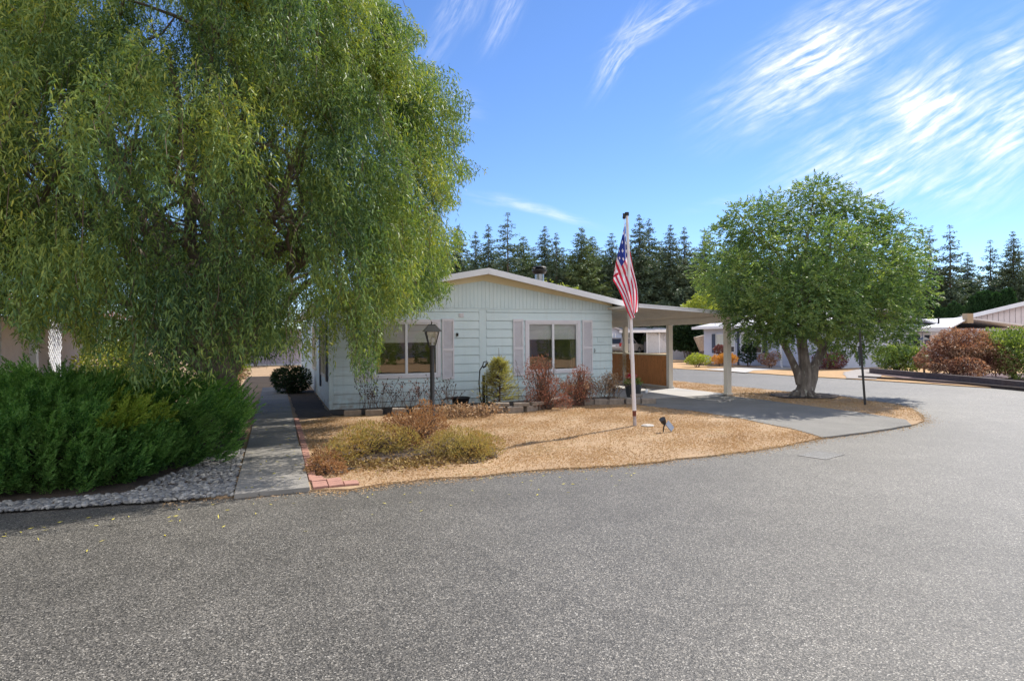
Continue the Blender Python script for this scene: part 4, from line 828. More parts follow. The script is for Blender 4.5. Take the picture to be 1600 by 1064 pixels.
# ---- generic shrub
def shrub(name, label, cat, blobs, n, L_, Wd, mat, group=None, up=.3, gap=.7, stems=8, frond=False, base=None, extra=None, stemmat='twig', shell=.6):
    root = thing(name, label, cat, (0, 0, 0), 0, group)
    if base is None: base = (sum(b[0] for b in blobs) / len(blobs), sum(b[1] for b in blobs) / len(blobs), 0)
    P0, u = blobcloud(blobs, n, shell, 3.5, gap, len(label)); k = P0[:, 2] > .01; P0 = P0[k]; u = u[k]
    D = u + rng.normal(size=u.shape) * .5 + np.array([0, 0, up])
    V = frond_leaves(P0, D, L_ * 3 * rng.uniform(.7, 1.2, len(P0)), 4, L_, Wd) if frond else leaves(P0, D, L_ * rng.uniform(.7, 1.3, len(P0)), Wd, None, .1, .45)
    npmesh('foliage', V, 4, M[mat], root)
    if stems:
        T = MB()
        for i in range(stems): b = random.choice(blobs); limb(T, (base[0] + random.uniform(-.1, .1), base[1] + random.uniform(-.1, .1), 0), (b[0] + random.uniform(-.5, .5) * b[3], b[1] + random.uniform(-.5, .5) * b[3], b[2] + b[3] * .3), .018, .005, .05, 5, .2, 5)
        T.build('stems', M[stemmat], root)
    return root
def bl(px, py, d, r_, fl=.8): p = P(px, py, d); return (p.x, p.y, p.z, r_, fl)
# lawn bed: low olive mound, rusty tall middle, straggly left
shrub('heather_mound', 'rounded dry olive-green mound at the right end of the lawn bed', 'bush', [bl(722, 696, 8.45, .40, .62), bl(752, 700, 8.3, .30, .7), bl(695, 702, 8.35, .33, .7), bl(735, 706, 8.05, .3, .7)], 9500, .035, .012, 'olive', up=.9, gap=.9, stems=40)
shrub('withered_bush', 'tall rust-brown withered bush around the foot of the lamp post', 'bush', [bl(655, 680, 8.9, .32, 1.1), bl(672, 662, 9.6, .24, 1.3), bl(640, 668, 9.2, .26, 1.0), bl(685, 668, 9.9, .2, 1.0), bl(662, 640, 9.8, .13, 1.2), bl(620, 660, 9.6, .2, .8)], 5200, .050, .016, 'rust', up=.5, gap=.6, stems=60)
shrub('dry_shrub', 'low straggly green and tan shrub between brick corner and rusty bush', 'bush', [bl(560, 694, 8.5, .35, .7), bl(595, 690, 8.6, .36, .75), bl(540, 704, 8.2, .28, .7), bl(625, 694, 8.5, .30, .8), bl(575, 676, 9.2, .25, .7), bl(528, 716, 7.9, .22, .8)], 8200, .045, .013, 'olive', up=.7, gap=.72, stems=50)
shrub('trailing_plant', 'small brown and green trailing plant spilling toward the brick corner', 'plant', [bl(508, 722, 7.45, .19, .9), bl(520, 735, 7.15, .14, .8), bl(495, 728, 7.2, .12, .9)], 1900, .045, .016, 'rust', up=.3, gap=.7, stems=16)
# seed stalks standing above the bed
def stalks(name, label, pts, n, hgt, mat='twig', heads=True, spread=.2, leaf=None, group=None, cat='plant'):
    root = thing(name, label, cat, (0, 0, 0), 0, group); T = MB(); Hd = []
    for i in range(n):
        b = random.choice(pts); x = b[0] + random.gauss(0, spread * .4); y = b[1] + random.gauss(0, spread * .4); h_ = hgt * random.uniform(.55, 1.05); lx, ly = random.gauss(0, spread * .8), random.gauss(0, spread * .8)
        q = [Vector((x, y, 0)), Vector((x + lx * .4, y + ly * .4, h_ * .5)), Vector((x + lx, y + ly, h_))]; T.tube(q, [.005, .004, .003], 4)
        for j in range(3):
            t = random.uniform(.5, .95); s0 = q[1].lerp(q[2], (t - .5) * 2); e = s0 + Vector((random.gauss(0, .07), random.gauss(0, .07), random.uniform(.04, .14))); T.tube([s0, e], [.003, .002], 4); Hd.append(e)
        Hd.append(q[2])
    if heads:
        for e in Hd: T.lathe((e.x, e.y, e.z), [(.003, -.014), (.012, -.006), (.013, .004), (.004, .014)], 6, 1)
    T.build('stems', [M[mat], M['seed']], root)
    if leaf:
        Hn = np.array([list(h) for h in Hd]); rep = np.repeat(Hn, leaf[1], 0) + rng.normal(size=(len(Hn) * leaf[1], 3)) * leaf[4]; rep = rep[rep[:, 2] > .02]
        npmesh('foliage', leaves(rep, rng.normal(size=rep.shape) + np.array([0, 0, -.3]), leaf[2], leaf[3], None, .2, .45), 4, M[leaf[0]], root)
    return root
def gp(px, py): p = G(px, py); return (p.x, p.y)
stalks('dead_perennial', 'dead leafless perennial with dark seed heads beneath the left window corner', [gp(572, 648), gp(590, 648), gp(605, 647)], 26, .80, spread=.25)
stalks('dead_perennial', 'dead leafless perennial with dark seed heads below the middle of the left window', [gp(632, 647), gp(648, 647), gp(662, 646)], 24, .70, spread=.22, leaf=('redbrown', 4, .04, .012, .05))
stalks('dead_perennial', 'thin dead branching stems rising right behind the black lamp post', [gp(694, 645), gp(702, 645)], 14, .75, spread=.25)
stalks('dry_leaf_pile', 'curled brown dead leaves heaped left of the block edging', [gp(700, 655), gp(725, 653), gp(745, 652), gp(715, 650), gp(762, 650)], 60, .15, heads=False, spread=.25, leaf=('straw', 4, .07, .03, .05))
# foundation shrubs on the block bed
shrub('red_shrub', 'tall dry reddish-brown shrub in front of the right window', 'bush', [bl(845, 600, 13.6, .38, 1.1), bl(866, 612, 13.6, .30, 1.0), bl(838, 625, 13.5, .25, .9), bl(880, 628, 13.5, .2, .9), bl(838, 577, 13.8, .26, 1.2), bl(852, 565, 13.8, .16, 1.2)], 3600, .05, .016, 'redbrown', up=.9, gap=.6, stems=50)
stalks('red_shrub_twigs', 'bare dark twigs sprouting above the tall reddish-brown shrub', [gp(835, 636), gp(850, 635)], 36, 1.05, heads=False, spread=.32, leaf=('redbrown', 3, .035, .012, .03))
shrub('withered_shrub', 'dark brown shrub with pale withered leaves right of the red shrub', 'bush', [bl(903, 598, 14.4, .28, 1.0), bl(898, 618, 14.2, .25, .9), bl(915, 612, 14.3, .24, .9), bl(908, 583, 14.5, .2, 1.0)], 2000, .055, .016, 'redbrown', up=.5, gap=.6, stems=46)
stalks('withered_leaves', 'drooping pale tan leaf spears within the dark brown shrub', [gp(898, 632), gp(912, 631)], 30, .55, heads=False, spread=.28, leaf=('straw', 7, .10, .022, .06))
stalks('withered_shrub', 'small withered tan plant at the right corner of the home', [gp(940, 631), gp(950, 630), gp(956, 630)], 34, .68, heads=False, spread=.25, leaf=('straw', 6, .08, .02, .06))
# dwarf golden spruce
def dwarf():
    root = thing('dwarf_spruce', 'small golden-tipped dwarf spruce standing beside the black garden hose', 'bush', (0, 0, 0)); b = G(780, 640); Hh = 1.0; T = MB(); T.tube([(b.x, b.y, .0), (b.x + .02, b.y, .6), (b.x, b.y, 1.42)], [.03, .02, .003], 6)
    Pn = []; Dn = []
    for i in range(210):
        f = random.random() ** .8; z = .16 + f * .98; a = random.uniform(0, 6.28); R_ = (.50 * (1 - f) ** .85 + .06) * random.uniform(.7, 1.12); e = np.array([math.cos(a) * R_, math.sin(a) * R_, R_ * .12]); T.tube([(b.x, b.y, z), (b.x + e[0], b.y + e[1], z + e[2])], [.006, .003], 4)
        for t in np.linspace(.3, 1, 8): Pn.append(np.array([b.x, b.y, z]) + e * t + rng.normal(size=3) * .02); Dn.append(e / R_ + np.array([0, 0, .2]))
    npmesh('foliage', frond_leaves(np.array(Pn), np.array(Dn) + rng.normal(size=(len(Pn), 3)) * .35, .09, 4, .04, .012), 4, M['dwarf'], root); T.build('trunk', M['twig'], root)
dwarf()
# fallen willow leaves on path and road
def fallen():
    pts = []
    for i in range(230):
        if random.random() < .62: u, v = random.uniform(-1.5, -.85), random.uniform(-7.5, 4); z = .062
        else: u, v = random.uniform(-3.5, 3.0), -7.75 - abs(random.gauss(0, .55)); z = .008
        p = H(u, v, z); pts.append([p.x, p.y, p.z])
    p = np.array(pts); D = rng.normal(size=p.shape); D[:, 2] = rng.random(len(p)) * .15; roll = np.tile([[0, 0, 1.0]], (len(p), 1)) + rng.normal(size=p.shape) * .3
    npmesh('fallen_leaves', leaves(p, D, .05, .012, roll, 0, .45), 4, M['yellowleaf'], label='yellow fallen willow leaves scattered over the path and the road edge', cat='leaves', kind='stuff')
    # mulch and dead leaves in the lawn bed
    q = []
    for i in range(2600):
        u = random.uniform(-.7, 1.55); v = -6.35 - .35 * max(0, math.sin((u + .6) * 1.35)) + random.gauss(0, .22); pp_ = H(u, v, .03 + random.random() * .02); q.append([pp_.x, pp_.y, pp_.z])
    q = np.array(q); D = rng.normal(size=q.shape); D[:, 2] = abs(D[:, 2]) * .4
    npmesh('mulch', leaves(q, D, .05, .025, None, 0, .45), 4, M['litter'], label='dark leaf mulch under the bushes in the lawn bed', cat='mulch', kind='stuff')
fallen()
bedpoly = [(-.75, -6.9), (-.45, -6.95), (-.1, -6.55), (.3, -6.5), (.7, -6.85), (1.2, -7.0), (1.6, -6.75), (1.85, -6.1), (1.5, -5.1), (1.2, -4.4), (.7, -4.6), (.2, -5.4), (-.4, -6.0), (-.7, -6.4)]
sheet('mulch_bed', bedpoly, .034, M['soil'], jitter=.03, seg=.2)
sheet('foundation_bed', [(-.05, -1.1), (1.5, -1.45), (3.1, -1.6), (3.7, -2.0), (4.3, -1.75), (4.9, -1.3), (5.7, -1.15), (7.2, -1.75), (7.3, -.05), (-.05, -.05)], .036, M['soil'], jitter=.03, seg=.3)
sheet('side_bed', [(-.75, -1.6), (-.08, -1.2), (-.03, 6), (-.8, 6)], .036, M['soil'], jitter=.03, seg=.3)
# ------------------------------------------------------------------ edging blocks
def make_block(w_, d_, h_):
    m_ = MB(); m_.hexa([(-w_ / 2, -d_ / 2, 0), (w_ / 2, -d_ / 2, 0), (w_ * .40, d_ / 2, 0), (-w_ * .40, d_ / 2, 0), (-w_ / 2, -d_ / 2, h_), (w_ / 2, -d_ / 2, h_), (w_ * .40, d_ / 2, h_), (-w_ * .40, d_ / 2, h_)])
    return m_.build('edging_block', M['block'], bevel=.012)
blk = make_block(.36, .22, .13); used = False
def put_block(u, v, z, rot, label, group, sc=(1, 1, 1)):
    global used
    o = blk if not used else blk.copy()
    if used: scene.collection.objects.link(o)
    used = True; o.location = H(u, v, z); o.rotation_euler = (random.uniform(-.03, .03), random.uniform(-.03, .03), ANG + rot + random.uniform(-.06, .06)); o.scale = sc; tag(o, label, 'block', group)
curve = [(2.95, -1.78), (3.3, -2.02), (3.68, -2.18), (4.06, -2.10), (4.40, -1.86), (4.72, -1.62), (5.08, -1.47), (5.46, -1.40), (5.84, -1.42), (6.2, -1.52), (6.55, -1.66), (6.92, -1.80), (7.28, -1.92)]
for i, (u, v) in enumerate(curve):
    a = curve[max(i - 1, 0)]; b_ = curve[min(i + 1, len(curve) - 1)]; r_ = math.atan2(b_[1] - a[1], b_[0] - a[0])
    put_block(u, v, .02, r_, nth(i) + ' grey-brown block from the left in the curved edging under the right window', 'blocks of the curved bed edging')
    if i in (1, 2, 3, 4, 5): put_block(u + .16, v + .03, .152, r_, nth(i - 1) + ' upper-course block from the left on the curved edging beside the dwarf spruce', 'upper blocks of the curved bed edging', (1, .95, .55))
put_block(7.15, -1.62, .152, .5, 'loose concrete block lying on the right end of the curved bed edging', None, (.9, .9, .6))
for k, (u, v) in enumerate([(.35, -1.28), (.78, -1.40), (1.75, -1.62), (2.15, -1.66)]): put_block(u, v, .02, -.12, nth(k) + ' dark shaded block from the left in the edging beneath the left window', 'blocks edging the bed under the left window')
put_block(1.26, -1.62, .03, -.05, 'pale tan block set forward of the low edging beneath the left window', None, (.85, .9, 1.1))
# ------------------------------------------------------------------ lamp post
LP = G(676, 668); L_ = thing('lamp_post', 'black lamp post with a tapered glass lantern rising from the withered bed', 'lamp post', (LP.x, LP.y, 0), .25)
TOPZ = P(676, 541, LP.y).z
m_ = MB(); m_.lathe((0, 0, 0), [(.06, 0), (.06, .05), (.042, .07), (.042, TOPZ - .04), (.055, TOPZ - .03), (.055, TOPZ)], 16); m_.build('post', M['black'], L_, smooth=True)
m_ = MB(); ztop = P(676, 518.5, LP.y).z; zc = P(676, 508.5, LP.y).z
def sq(r_, z): return [(-r_, -r_, z), (r_, -r_, z), (r_, r_, z), (-r_, r_, z)]
m_.box(-.06, .06, -.06, .06, TOPZ, TOPZ + .018)
for sx, sy in ((1, 1), (1, -1), (-1, 1), (-1, -1)): m_.bar((sx * .058, sy * .058, TOPZ + .018), (sx * .115, sy * .115, ztop), .012)
m_.box(-.12, .12, -.12, .12, ztop, ztop + .010); lan = m_.build('lantern', M['black'], L_)
m_ = MB(); a = sq(.054, TOPZ + .02); b_ = sq(.108, ztop - .002)
for k in range(4): m_.face([a[k], a[(k + 1) % 4], b_[(k + 1) % 4], b_[k]])
m_.build('lantern_glass', M['glass_clear'], lan)
m_ = MB(); m_.hexa(sq(.165, ztop + .006) + sq(.07, zc)); m_.box(-.06, .06, -.06, .06, zc, zc + .02); m_.lathe((0, 0, zc + .02), [(.03, 0), (.012, .02), (.016, .035), (.004, .06)], 10); m_.build('lantern_cap', M['black'], lan)
m_ = MB(); m_.lathe((0, 0, TOPZ + .02), [(.02, 0), (.02, .04), (.035, .07), (.04, .10), (.025, .14), (.004, .155)], 12); m_.build('bulb', M['white'], lan, smooth=True)
# ------------------------------------------------------------------ flagpole and flag
FB = G(992, 667); FT = P(979.5, 333, FB.y); FT = Vector((FT.x, FT.y, FT.z))
fp = thing('flagpole', 'white leaning flagpole standing in the dry lawn', 'flagpole', (FB.x, FB.y, 0))
def fpz(z): t = z / FT.z; return Vector(((FT.x - FB.x) * t, 0, z))
m_ = MB(); m_.tube([fpz(.30), fpz(.9), fpz(1.5)], [.037, .035, .034], 16); m_.tube([fpz(1.5), fpz(2.6), fpz(FT.z - .02)], [.030, .027, .025], 16); m_.build('pole', pm('chalky_white_pole', (.78, .75, .77), (.66, .63, .65), 5, .5, .1, 30), fp, smooth=True)
m_ = MB(); m_.tube([fpz(0), fpz(.20)], .031, 14); m_.build('ground_sleeve', pm('weathered_sleeve', (.50, .45, .45), (.30, .24, .23), 12, .7), fp)
m_ = MB(); m_.tube([fpz(.20), fpz(.30)], .034, 14); m_.build('rust_band', pm('rust_band', (.22, .07, .04), (.13, .04, .03), 20, .8), fp)
m_ = MB(); t = fpz(FT.z); m_.tube([t + Vector((0, 0, -.05)), t + Vector((0, 0, .01))], .038, 12); m_.box(t.x - .075, t.x - .03, -.03, .01, t.z - .10, t.z - .01); m_.lathe((t.x - .055, -.01, t.z - .11), [(.02, 0), (.03, .03), (.02, .06)], 10); m_.build('pulley', M['plastic'], fp)
m_ = MB(); m_.tube([t + Vector((-.055, -.01, -.05)), fpz(2.8) + Vector((-.055, -.02, 0)), fpz(1.28) + Vector((-.05, -.02, 0))], .004, 5); m_.build('halyard', M['white'], fp)
m_ = MB(); c_ = fpz(1.27); m_.bar(c_ + Vector((-.05, -.03, -.04)), c_ + Vector((-.05, -.03, .04)), .012); m_.build('cleat', M['steel'], fp)
def flag():
    NS, NT = 60, 39
    GR = [[(978, 347), (979, 372), (980, 398), (981, 424)], [(975, 366), (968, 388), (962, 408), (959, 434)], [(987, 398), (979, 413), (968, 428), (961, 446)],
          [(995, 438), (988, 448), (978, 456), (970, 468)], [(996, 486), (993, 491), (990, 495), (986, 499)]]
    SK = [0, .2, .45, .72, 1.0]
    def cat(p, t):
        n = len(p) - 1; f = min(t * n, n - 1e-6); i = int(f); u = f - i; q = [p[max(i - 1, 0)], p[i], p[i + 1], p[min(i + 2, n)]]
        return tuple(.5 * (2 * q[1][k] + (q[2][k] - q[0][k]) * u + (2 * q[0][k] - 5 * q[1][k] + 4 * q[2][k] - q[3][k]) * u * u + (3 * q[1][k] - q[0][k] - 3 * q[2][k] + q[3][k]) * u ** 3) for k in (0, 1))
    def pt(s, t):
        j = max(i for i in range(5) if SK[i] <= s + 1e-9); j = min(j, 3); w = (j + (s - SK[j]) / (SK[j + 1] - SK[j])) / 4
        px, py = cat([cat(r_, t) for r_ in GR], w)
        y = .05 - .16 * t * min(1, s * 2.2) + .035 * math.sin(s * 13 + t * 3) * min(1, s * 3) + .03 * math.sin(t * 17 + s * 4) * s
        px += 1.6 * math.sin(t * 9 + s * 8) * s
        p = P(px, py, FB.y); return (p.x - FB.x, y, p.z)
    V = [pt(i / NS, j / NT) for i in range(NS + 1) for j in range(NT + 1)]; F = []; MI = []
    for i in range(NS):
        for j in range(NT):
            b_ = i * (NT + 1) + j; F.append((b_, b_ + 1, b_ + NT + 2, b_ + NT + 1)); stripe = j // 3
            if i < 24 and j < 21: mi = 3 if (i % 4 in (1, 2) and j % 4 in (1, 2) and ((i // 4 + j // 4) % 2 == 0)) else 2
            else: mi = 0 if stripe % 2 == 0 else 1
            MI.append(mi)
    me = bpy.data.meshes.new('flag'); me.from_pydata(V, [], F)
    def cloth(n, c):
        m, nt, b, out = newmat(n); b.inputs['Base Color'].default_value = c4(c); b.inputs['Roughness'].default_value = .7; tr = nt.nodes.new('ShaderNodeBsdfTranslucent'); tr.inputs[0].default_value = c4(c); ms = nt.nodes.new('ShaderNodeMixShader'); ms.inputs[0].default_value = .45; nt.links.new(b.outputs[0], ms.inputs[1]); nt.links.new(tr.outputs[0], ms.inputs[2]); nt.links.new(ms.outputs[0], out.inputs[0]); return m
    for m in (cloth('flag_red', (.62, .02, .06)), cloth('flag_white', (.85, .83, .88)), cloth('flag_blue', (.02, .045, .30)), cloth('flag_star', (.85, .85, .9))): me.materials.append(m)
    me.polygons.foreach_set('material_index', MI); me.polygons.foreach_set('use_smooth', [True] * len(F)); o = bpy.data.objects.new('flag', me); scene.collection.objects.link(o); o.location = (FB.x, FB.y, 0)
    tag(o, 'red, white and blue stars-and-stripes flag hanging limp on the white pole', 'flag')
flag()
# solar spotlight on a stake
SB = G(1036, 677); s_ = thing('solar_spotlight', 'small black solar spotlight on a stake in the dry lawn', 'spotlight', (SB.x, SB.y, 0))
def q_(x, y): p = P(x, y, SB.y); return Vector((p.x - SB.x, 0, p.z))
m_ = MB(); m_.tube([(0, 0, -.02), q_(1037, 668), q_(1039, 661)], [.008, .011, .014], 8); m_.build('stake', M['plastic'], s_)
m_ = MB(); a, b_ = q_(1039, 663), q_(1034, 654); m_.tube([a, a.lerp(b_, .4), b_ + Vector((0, -.03, 0))], [.022, .045, .055], 14); m_.build('lamp_head', M['plastic'], s_)
m_ = MB(); a, b_ = q_(1042, 660), q_(1051, 671); m_.bar(a, b_, .13, .014, up=(0, -.6, 1)); m_.build('solar_panel', pm('solar_cell', (.25, .27, .31), (.18, .2, .24), 12, .25), s_)
m_ = MB(); p = G(1012, 667.5); m_.lathe((p.x, p.y, .02), [(.10, 0), (.12, .015), (.09, .03), (.01, .034)], 12); m_.build('stepping_stone', pm('pale_stone', (.5, .47, .44), (.36, .33, .3), 14, .9, .4, 40), label='small pale flat stone in the lawn between flagpole and spotlight', cat='stone')
# black tub and hose
p = G(720, 640); t_ = thing('plant_tub', 'empty black plastic tub standing against the aqua wall', 'tub', (p.x, p.y, 0))
m_ = MB(); m_.lathe((0, 0, .03), [(.14, 0), (.17, .08), (.20, .22), (.215, .235), (.225, .25), (.215, .262), (.19, .255), (.17, .20)], 22); m_.build('tub', M['plastic'], t_, smooth=True)
h_ = MB()
for k in range(4): h_.tube([(-.27 + .17 * math.cos(a_ * .35), -.05 + .04 * k * .2 + .03 * math.sin(a_ * .35), .16 + .13 * math.sin(a_ * .35) - k * .008) for a_ in range(19)], .011, 6)
h_.build('coiled_hose', pm('grey_hose', (.20, .22, .22), (.12, .13, .13), 10, .5), label='grey hose coil leaning on the left of the black tub', cat='hose').location = (p.x, p.y, 0)
p = G(756, 638); st = thing('hose_stand', 'dark post stand holding a black garden hose left of the dwarf spruce', 'hose stand', (p.x, p.y, 0), ANG)
m_ = MB(); m_.box(-.03, .03, -.02, .02, 0, .78); m_.box(.06, .09, -.015, .015, 0, .66); m_.build('post', M['plastic'], st)
m_ = MB(); m_.tube([(-.02, 0, .02), (-.09, -.01, .25), (-.115, 0, .6), (-.09, 0, .9), (-.02, 0, 1.0), (.0, 0, 1.08), (.08, 0, 1.10), (.12, 0, 1.0)], .014, 7); m_.tube([(-.02, -.02, .96), (.05, -.02, .99), (.07, -.02, 1.06)], .022, 7); m_.tube([(.1, -.05, .02), (.25, -.1, .2), (.42, -.02, .06), (.6, -.1, .03)], .012, 6); m_.build('hose', M['plastic'], st)
# planter with red flowers and hooked garden light at the right corner
u_, v_ = 7.75, -.55; p = H(u_, v_, .045); t_ = thing('flower_pot', 'dark grey pot of red flowers beside the right corner of the aqua home', 'plant pot', p, ANG)
m_ = MB(); m_.lathe((0, 0, 0), [(.16, 0), (.19, .12), (.22, .30), (.235, .31), (.235, .34), (.2, .34)], 20); m_.build('pot', pm('charcoal_pot', (.06, .065, .07), (.04, .045, .05), 8, .6), t_, smooth=True)
def ball(n, c, r_, fl=1): u = nrm(rng.normal(size=(n, 3))) * r_ * rng.uniform(.5, 1, (n, 1)); u[:, 2] *= fl; return u + np.array(c)
q = ball(500, (0, 0, .40), .24, .6); npmesh('foliage', leaves(q, q - np.array([0, 0, .35]) + rng.normal(size=q.shape) * .2, .06, .03), 4, M['greenbush'], t_)
q = ball(240, (-.05, -.02, .56), .16, .5); npmesh('flowers', leaves(q, rng.normal(size=q.shape), .045, .035), 4, M['flower_red'], t_)
p = H(7.62, -1.1, .04); t_ = thing('garden_light', 'small hooked black garden light by the end of the block edging', 'garden light', p, ANG)
m_ = MB(); m_.tube([(0, 0, 0), (0, 0, .22), (.02, 0, .28), (.09, 0, .33), (.16, 0, .28), (.18, 0, .24)], .008, 6); m_.build('stem', M['plastic'], t_)
m_ = MB(); m_.lathe((.18, 0, .15), [(.02, 0), (.035, .02), (.04, .06), (.015, .1)], 10); m_.build('lamp_shade', M['white'], t_)
# sunburst ornament on the carport panel
p = H(10.30, 3.95, .78); t_ = MB()
for k in range(18):
    a = k * math.pi / 9; t_.tube([(0, .05 * math.cos(a), .05 * math.sin(a)), (0, (.30 + .07 * (k % 2)) * math.cos(a), (.30 + .07 * (k % 2)) * math.sin(a))], .008, 5)
t_.tube([(-.01, .05 * math.cos(a_ * .5236), .05 * math.sin(a_ * .5236)) for a_ in range(13)], .012, 5)
o = t_.build('wall_ornament', pm('brass_wire', (.62, .45, .22), (.5, .34, .16), 10, .4, metal=.3), label='brass sunburst wall ornament on the carport panel behind the flagpole', cat='ornament'); o.location = p; o.rotation_euler = (0, 0, ANG)
# sign post
p = G(1352, 634); t_ = thing('sign_post', 'black street-sign post seen edge-on beside the side road', 'sign post', (p.x, p.y, 0)); tp = P(1343, 515, p.y); dx_ = tp.x - p.x
m_ = MB(); m_.bar((0, 0, -.05), (dx_, 0, tp.z), .05, .05, up=(.505, .863, 0)); m_.build('post', M['black'], t_, bevel=.004)
a, b_ = P(1345.5, 541, p.y), P(1347.5, 571, p.y); m_ = MB(); m_.bar((b_.x - p.x + .0, .10, b_.z), (a.x - p.x + .0, .10, a.z), .035, .42, up=(.505, .863, 0)); m_.build('sign_board', pm('sign_back_grey', (.05, .055, .065)), t_)
# storm drain
q = [G(1247, 709.5), G(1282, 703.5), G(1328, 710.5), G(1290, 717)]; c_ = G(1283, 711); t_ = thing('storm_drain', 'slotted iron storm drain grate set in the asphalt', 'drain', c_, R(38))
m_ = MB(); w_, l_ = .19, .27; m_.box(-l_, l_, -w_, -w_ + .035, .001, .006); m_.box(-l_, l_, w_ - .035, w_, .001, .006); m_.box(-l_, -l_ + .035, -w_ + .035, w_ - .035, .001, .006); m_.box(l_ - .035, l_, -w_ + .035, w_ - .035, .001, .006)
m_.build('frame', pm('pale_drain_frame', (.20, .19, .18), (.15, .145, .14), 12, .8), t_); m_ = MB()
for k in range(9): x = -l_ + .048 + k * .056; m_.box(x, x + .020, -w_ + .036, w_ - .036, .0035, .005)
m_.build('grate', pm('worn_grate', (.50, .49, .47), (.40, .39, .37), 12, .6), t_); m_ = MB(); m_.box(-l_ + .03, l_ - .03, -w_ + .03, w_ - .03, .0005, .003); m_.build('opening', M['dark'], t_)
# ------------------------------------------------------------------ pale blue house across the side road (front wall on plane u = 24)
UB = 24.0; HB = thing('house', 'pale blue-grey house with navy shutters across the side road', 'house', (OX, OY, 0), ANG)
va = PU(1100, 540, UB)[0]; vb = PU(1278, 540, UB)[0]; top = 2.28; m_ = MB(); zb = .12
m_.box(UB + .02, UB + .12, vb, va, 0, top); z = .1
while z < top - .05: m_.hexa([(UB - .012, vb, z), (UB + .018, vb, z), (UB + .018, va, z), (UB - .012, va, z), (UB, vb, min(z + .23, top)), (UB + .018, vb, min(z + .23, top)), (UB + .018, va, min(z + .23, top)), (UB, va, min(z + .23, top))]); z += .235
m_.box(UB + .12, UB + 8, vb, vb + .1, 0, top); m_.box(UB + .12, UB + 8, va - .1, va, 0, top); m_.box(UB + 7.9, UB + 8, vb + .1, va - .1, 0, top); m_.build('wall', M['bluewall'], HB)
m_ = MB(); m_.hexa([(UB - .5, vb - .4, top - .05), (UB + 4, vb - .4, top + .75), (UB + 4, va + .5, top + .75), (UB - .5, va + .5, top - .05), (UB - .5, vb - .4, top + .03), (UB + 4, vb - .4, top + .83), (UB + 4, va + .5, top + .83), (UB - .5, va + .5, top + .03)])
m_.hexa([(UB + 4, vb - .4, top + .75), (UB + 8.5, vb - .4, top - .05), (UB + 8.5, va + .5, top - .05), (UB + 4, va + .5, top + .75), (UB + 4, vb - .4, top + .83), (UB + 8.5, vb - .4, top + .03), (UB + 8.5, va + .5, top + .03), (UB + 4, va + .5, top + .83)]); m_.build('roof', M['roofgrey'], HB)
m_ = MB(); m_.box(UB - .55, UB - .505, vb - .4, va + .5, top - .11, top + .05); m_.build('gutter', M['white'], HB)
def pv_(x, y): return PU(x, y, UB)
def far_window(x0, x1, y0, y1, sm=True):
    v1_, z1 = pv_(x0, y0); v0_, z0 = pv_(x1, y1); t = .05; f = MB()
    for q in ((v0_, v1_, z1 - t, z1), (v0_, v1_, z0, z0 + t), (v0_, v0_ + t, z0 + t, z1 - t), (v1_ - t, v1_, z0 + t, z1 - t), (v0_ + t, v1_ - t, z0 + .36, z0 + .40)): f.box(UB - .05, UB - .013, *q)
    vm = (v0_ + v1_) / 2; f.box(UB - .05, UB - .013, vm - .025, vm + .025, z0 + t, z0 + .36); wn = f.build('window', M['white'], HB)
    g_ = MB(); g_.face([(UB - .02, v0_, z0 + .38), (UB - .02, v1_, z0 + .38), (UB - .02, v1_, z1), (UB - .02, v0_, z1)]); g_.build('pane', pm('curtained_pane', (.40, .50, .50), (.62, .62, .58), 1.2, .12, stretch=(1, 3, .2)), wn)
    g_ = MB(); g_.face([(UB - .02, v0_, z0), (UB - .02, v1_, z0), (UB - .02, v1_, z0 + .38), (UB - .02, v0_, z0 + .38)]); g_.build('lower_pane', pm('dark_pane', (.03, .035, .05), None, 2, .1), wn)
far_window(1119, 1149, 522, 551); far_window(1158, 1191.5, 520, 552)
for x0, x1 in ((1113, 1118.3), (1192.5, 1199)): a, b_ = pv_(x0, 522), pv_(x1, 551.5); m_ = MB(); m_.box(UB - .05, UB - .014, b_[0], a[0], b_[1], a[1]); m_.build('shutter', M['navy'], HB)
a, b_ = pv_(1152.5, 516), pv_(1155.5, 566); m_ = MB(); m_.box(UB - .06, UB - .014, b_[0], a[0], 0, 2.2); m_.build('corner_board', M['navy'], HB)
a = pv_(1221.5, 530); m_ = MB(); m_.box(UB - .1, UB - .015, a[0] - .05, a[0] + .05, .1, 2.2); m_.bar((UB - .06, a[0], .12), (UB - .5, a[0] - .5, .04), .08); m_.build('downspout', M['white'], HB)
a = pv_(1206, 533); m_ = MB(); m_.tube([(UB - .05, a[0], a[1]), (UB - .014, a[0], a[1])], .12, 14); m_.build('house_medallion', M['navy'], HB)
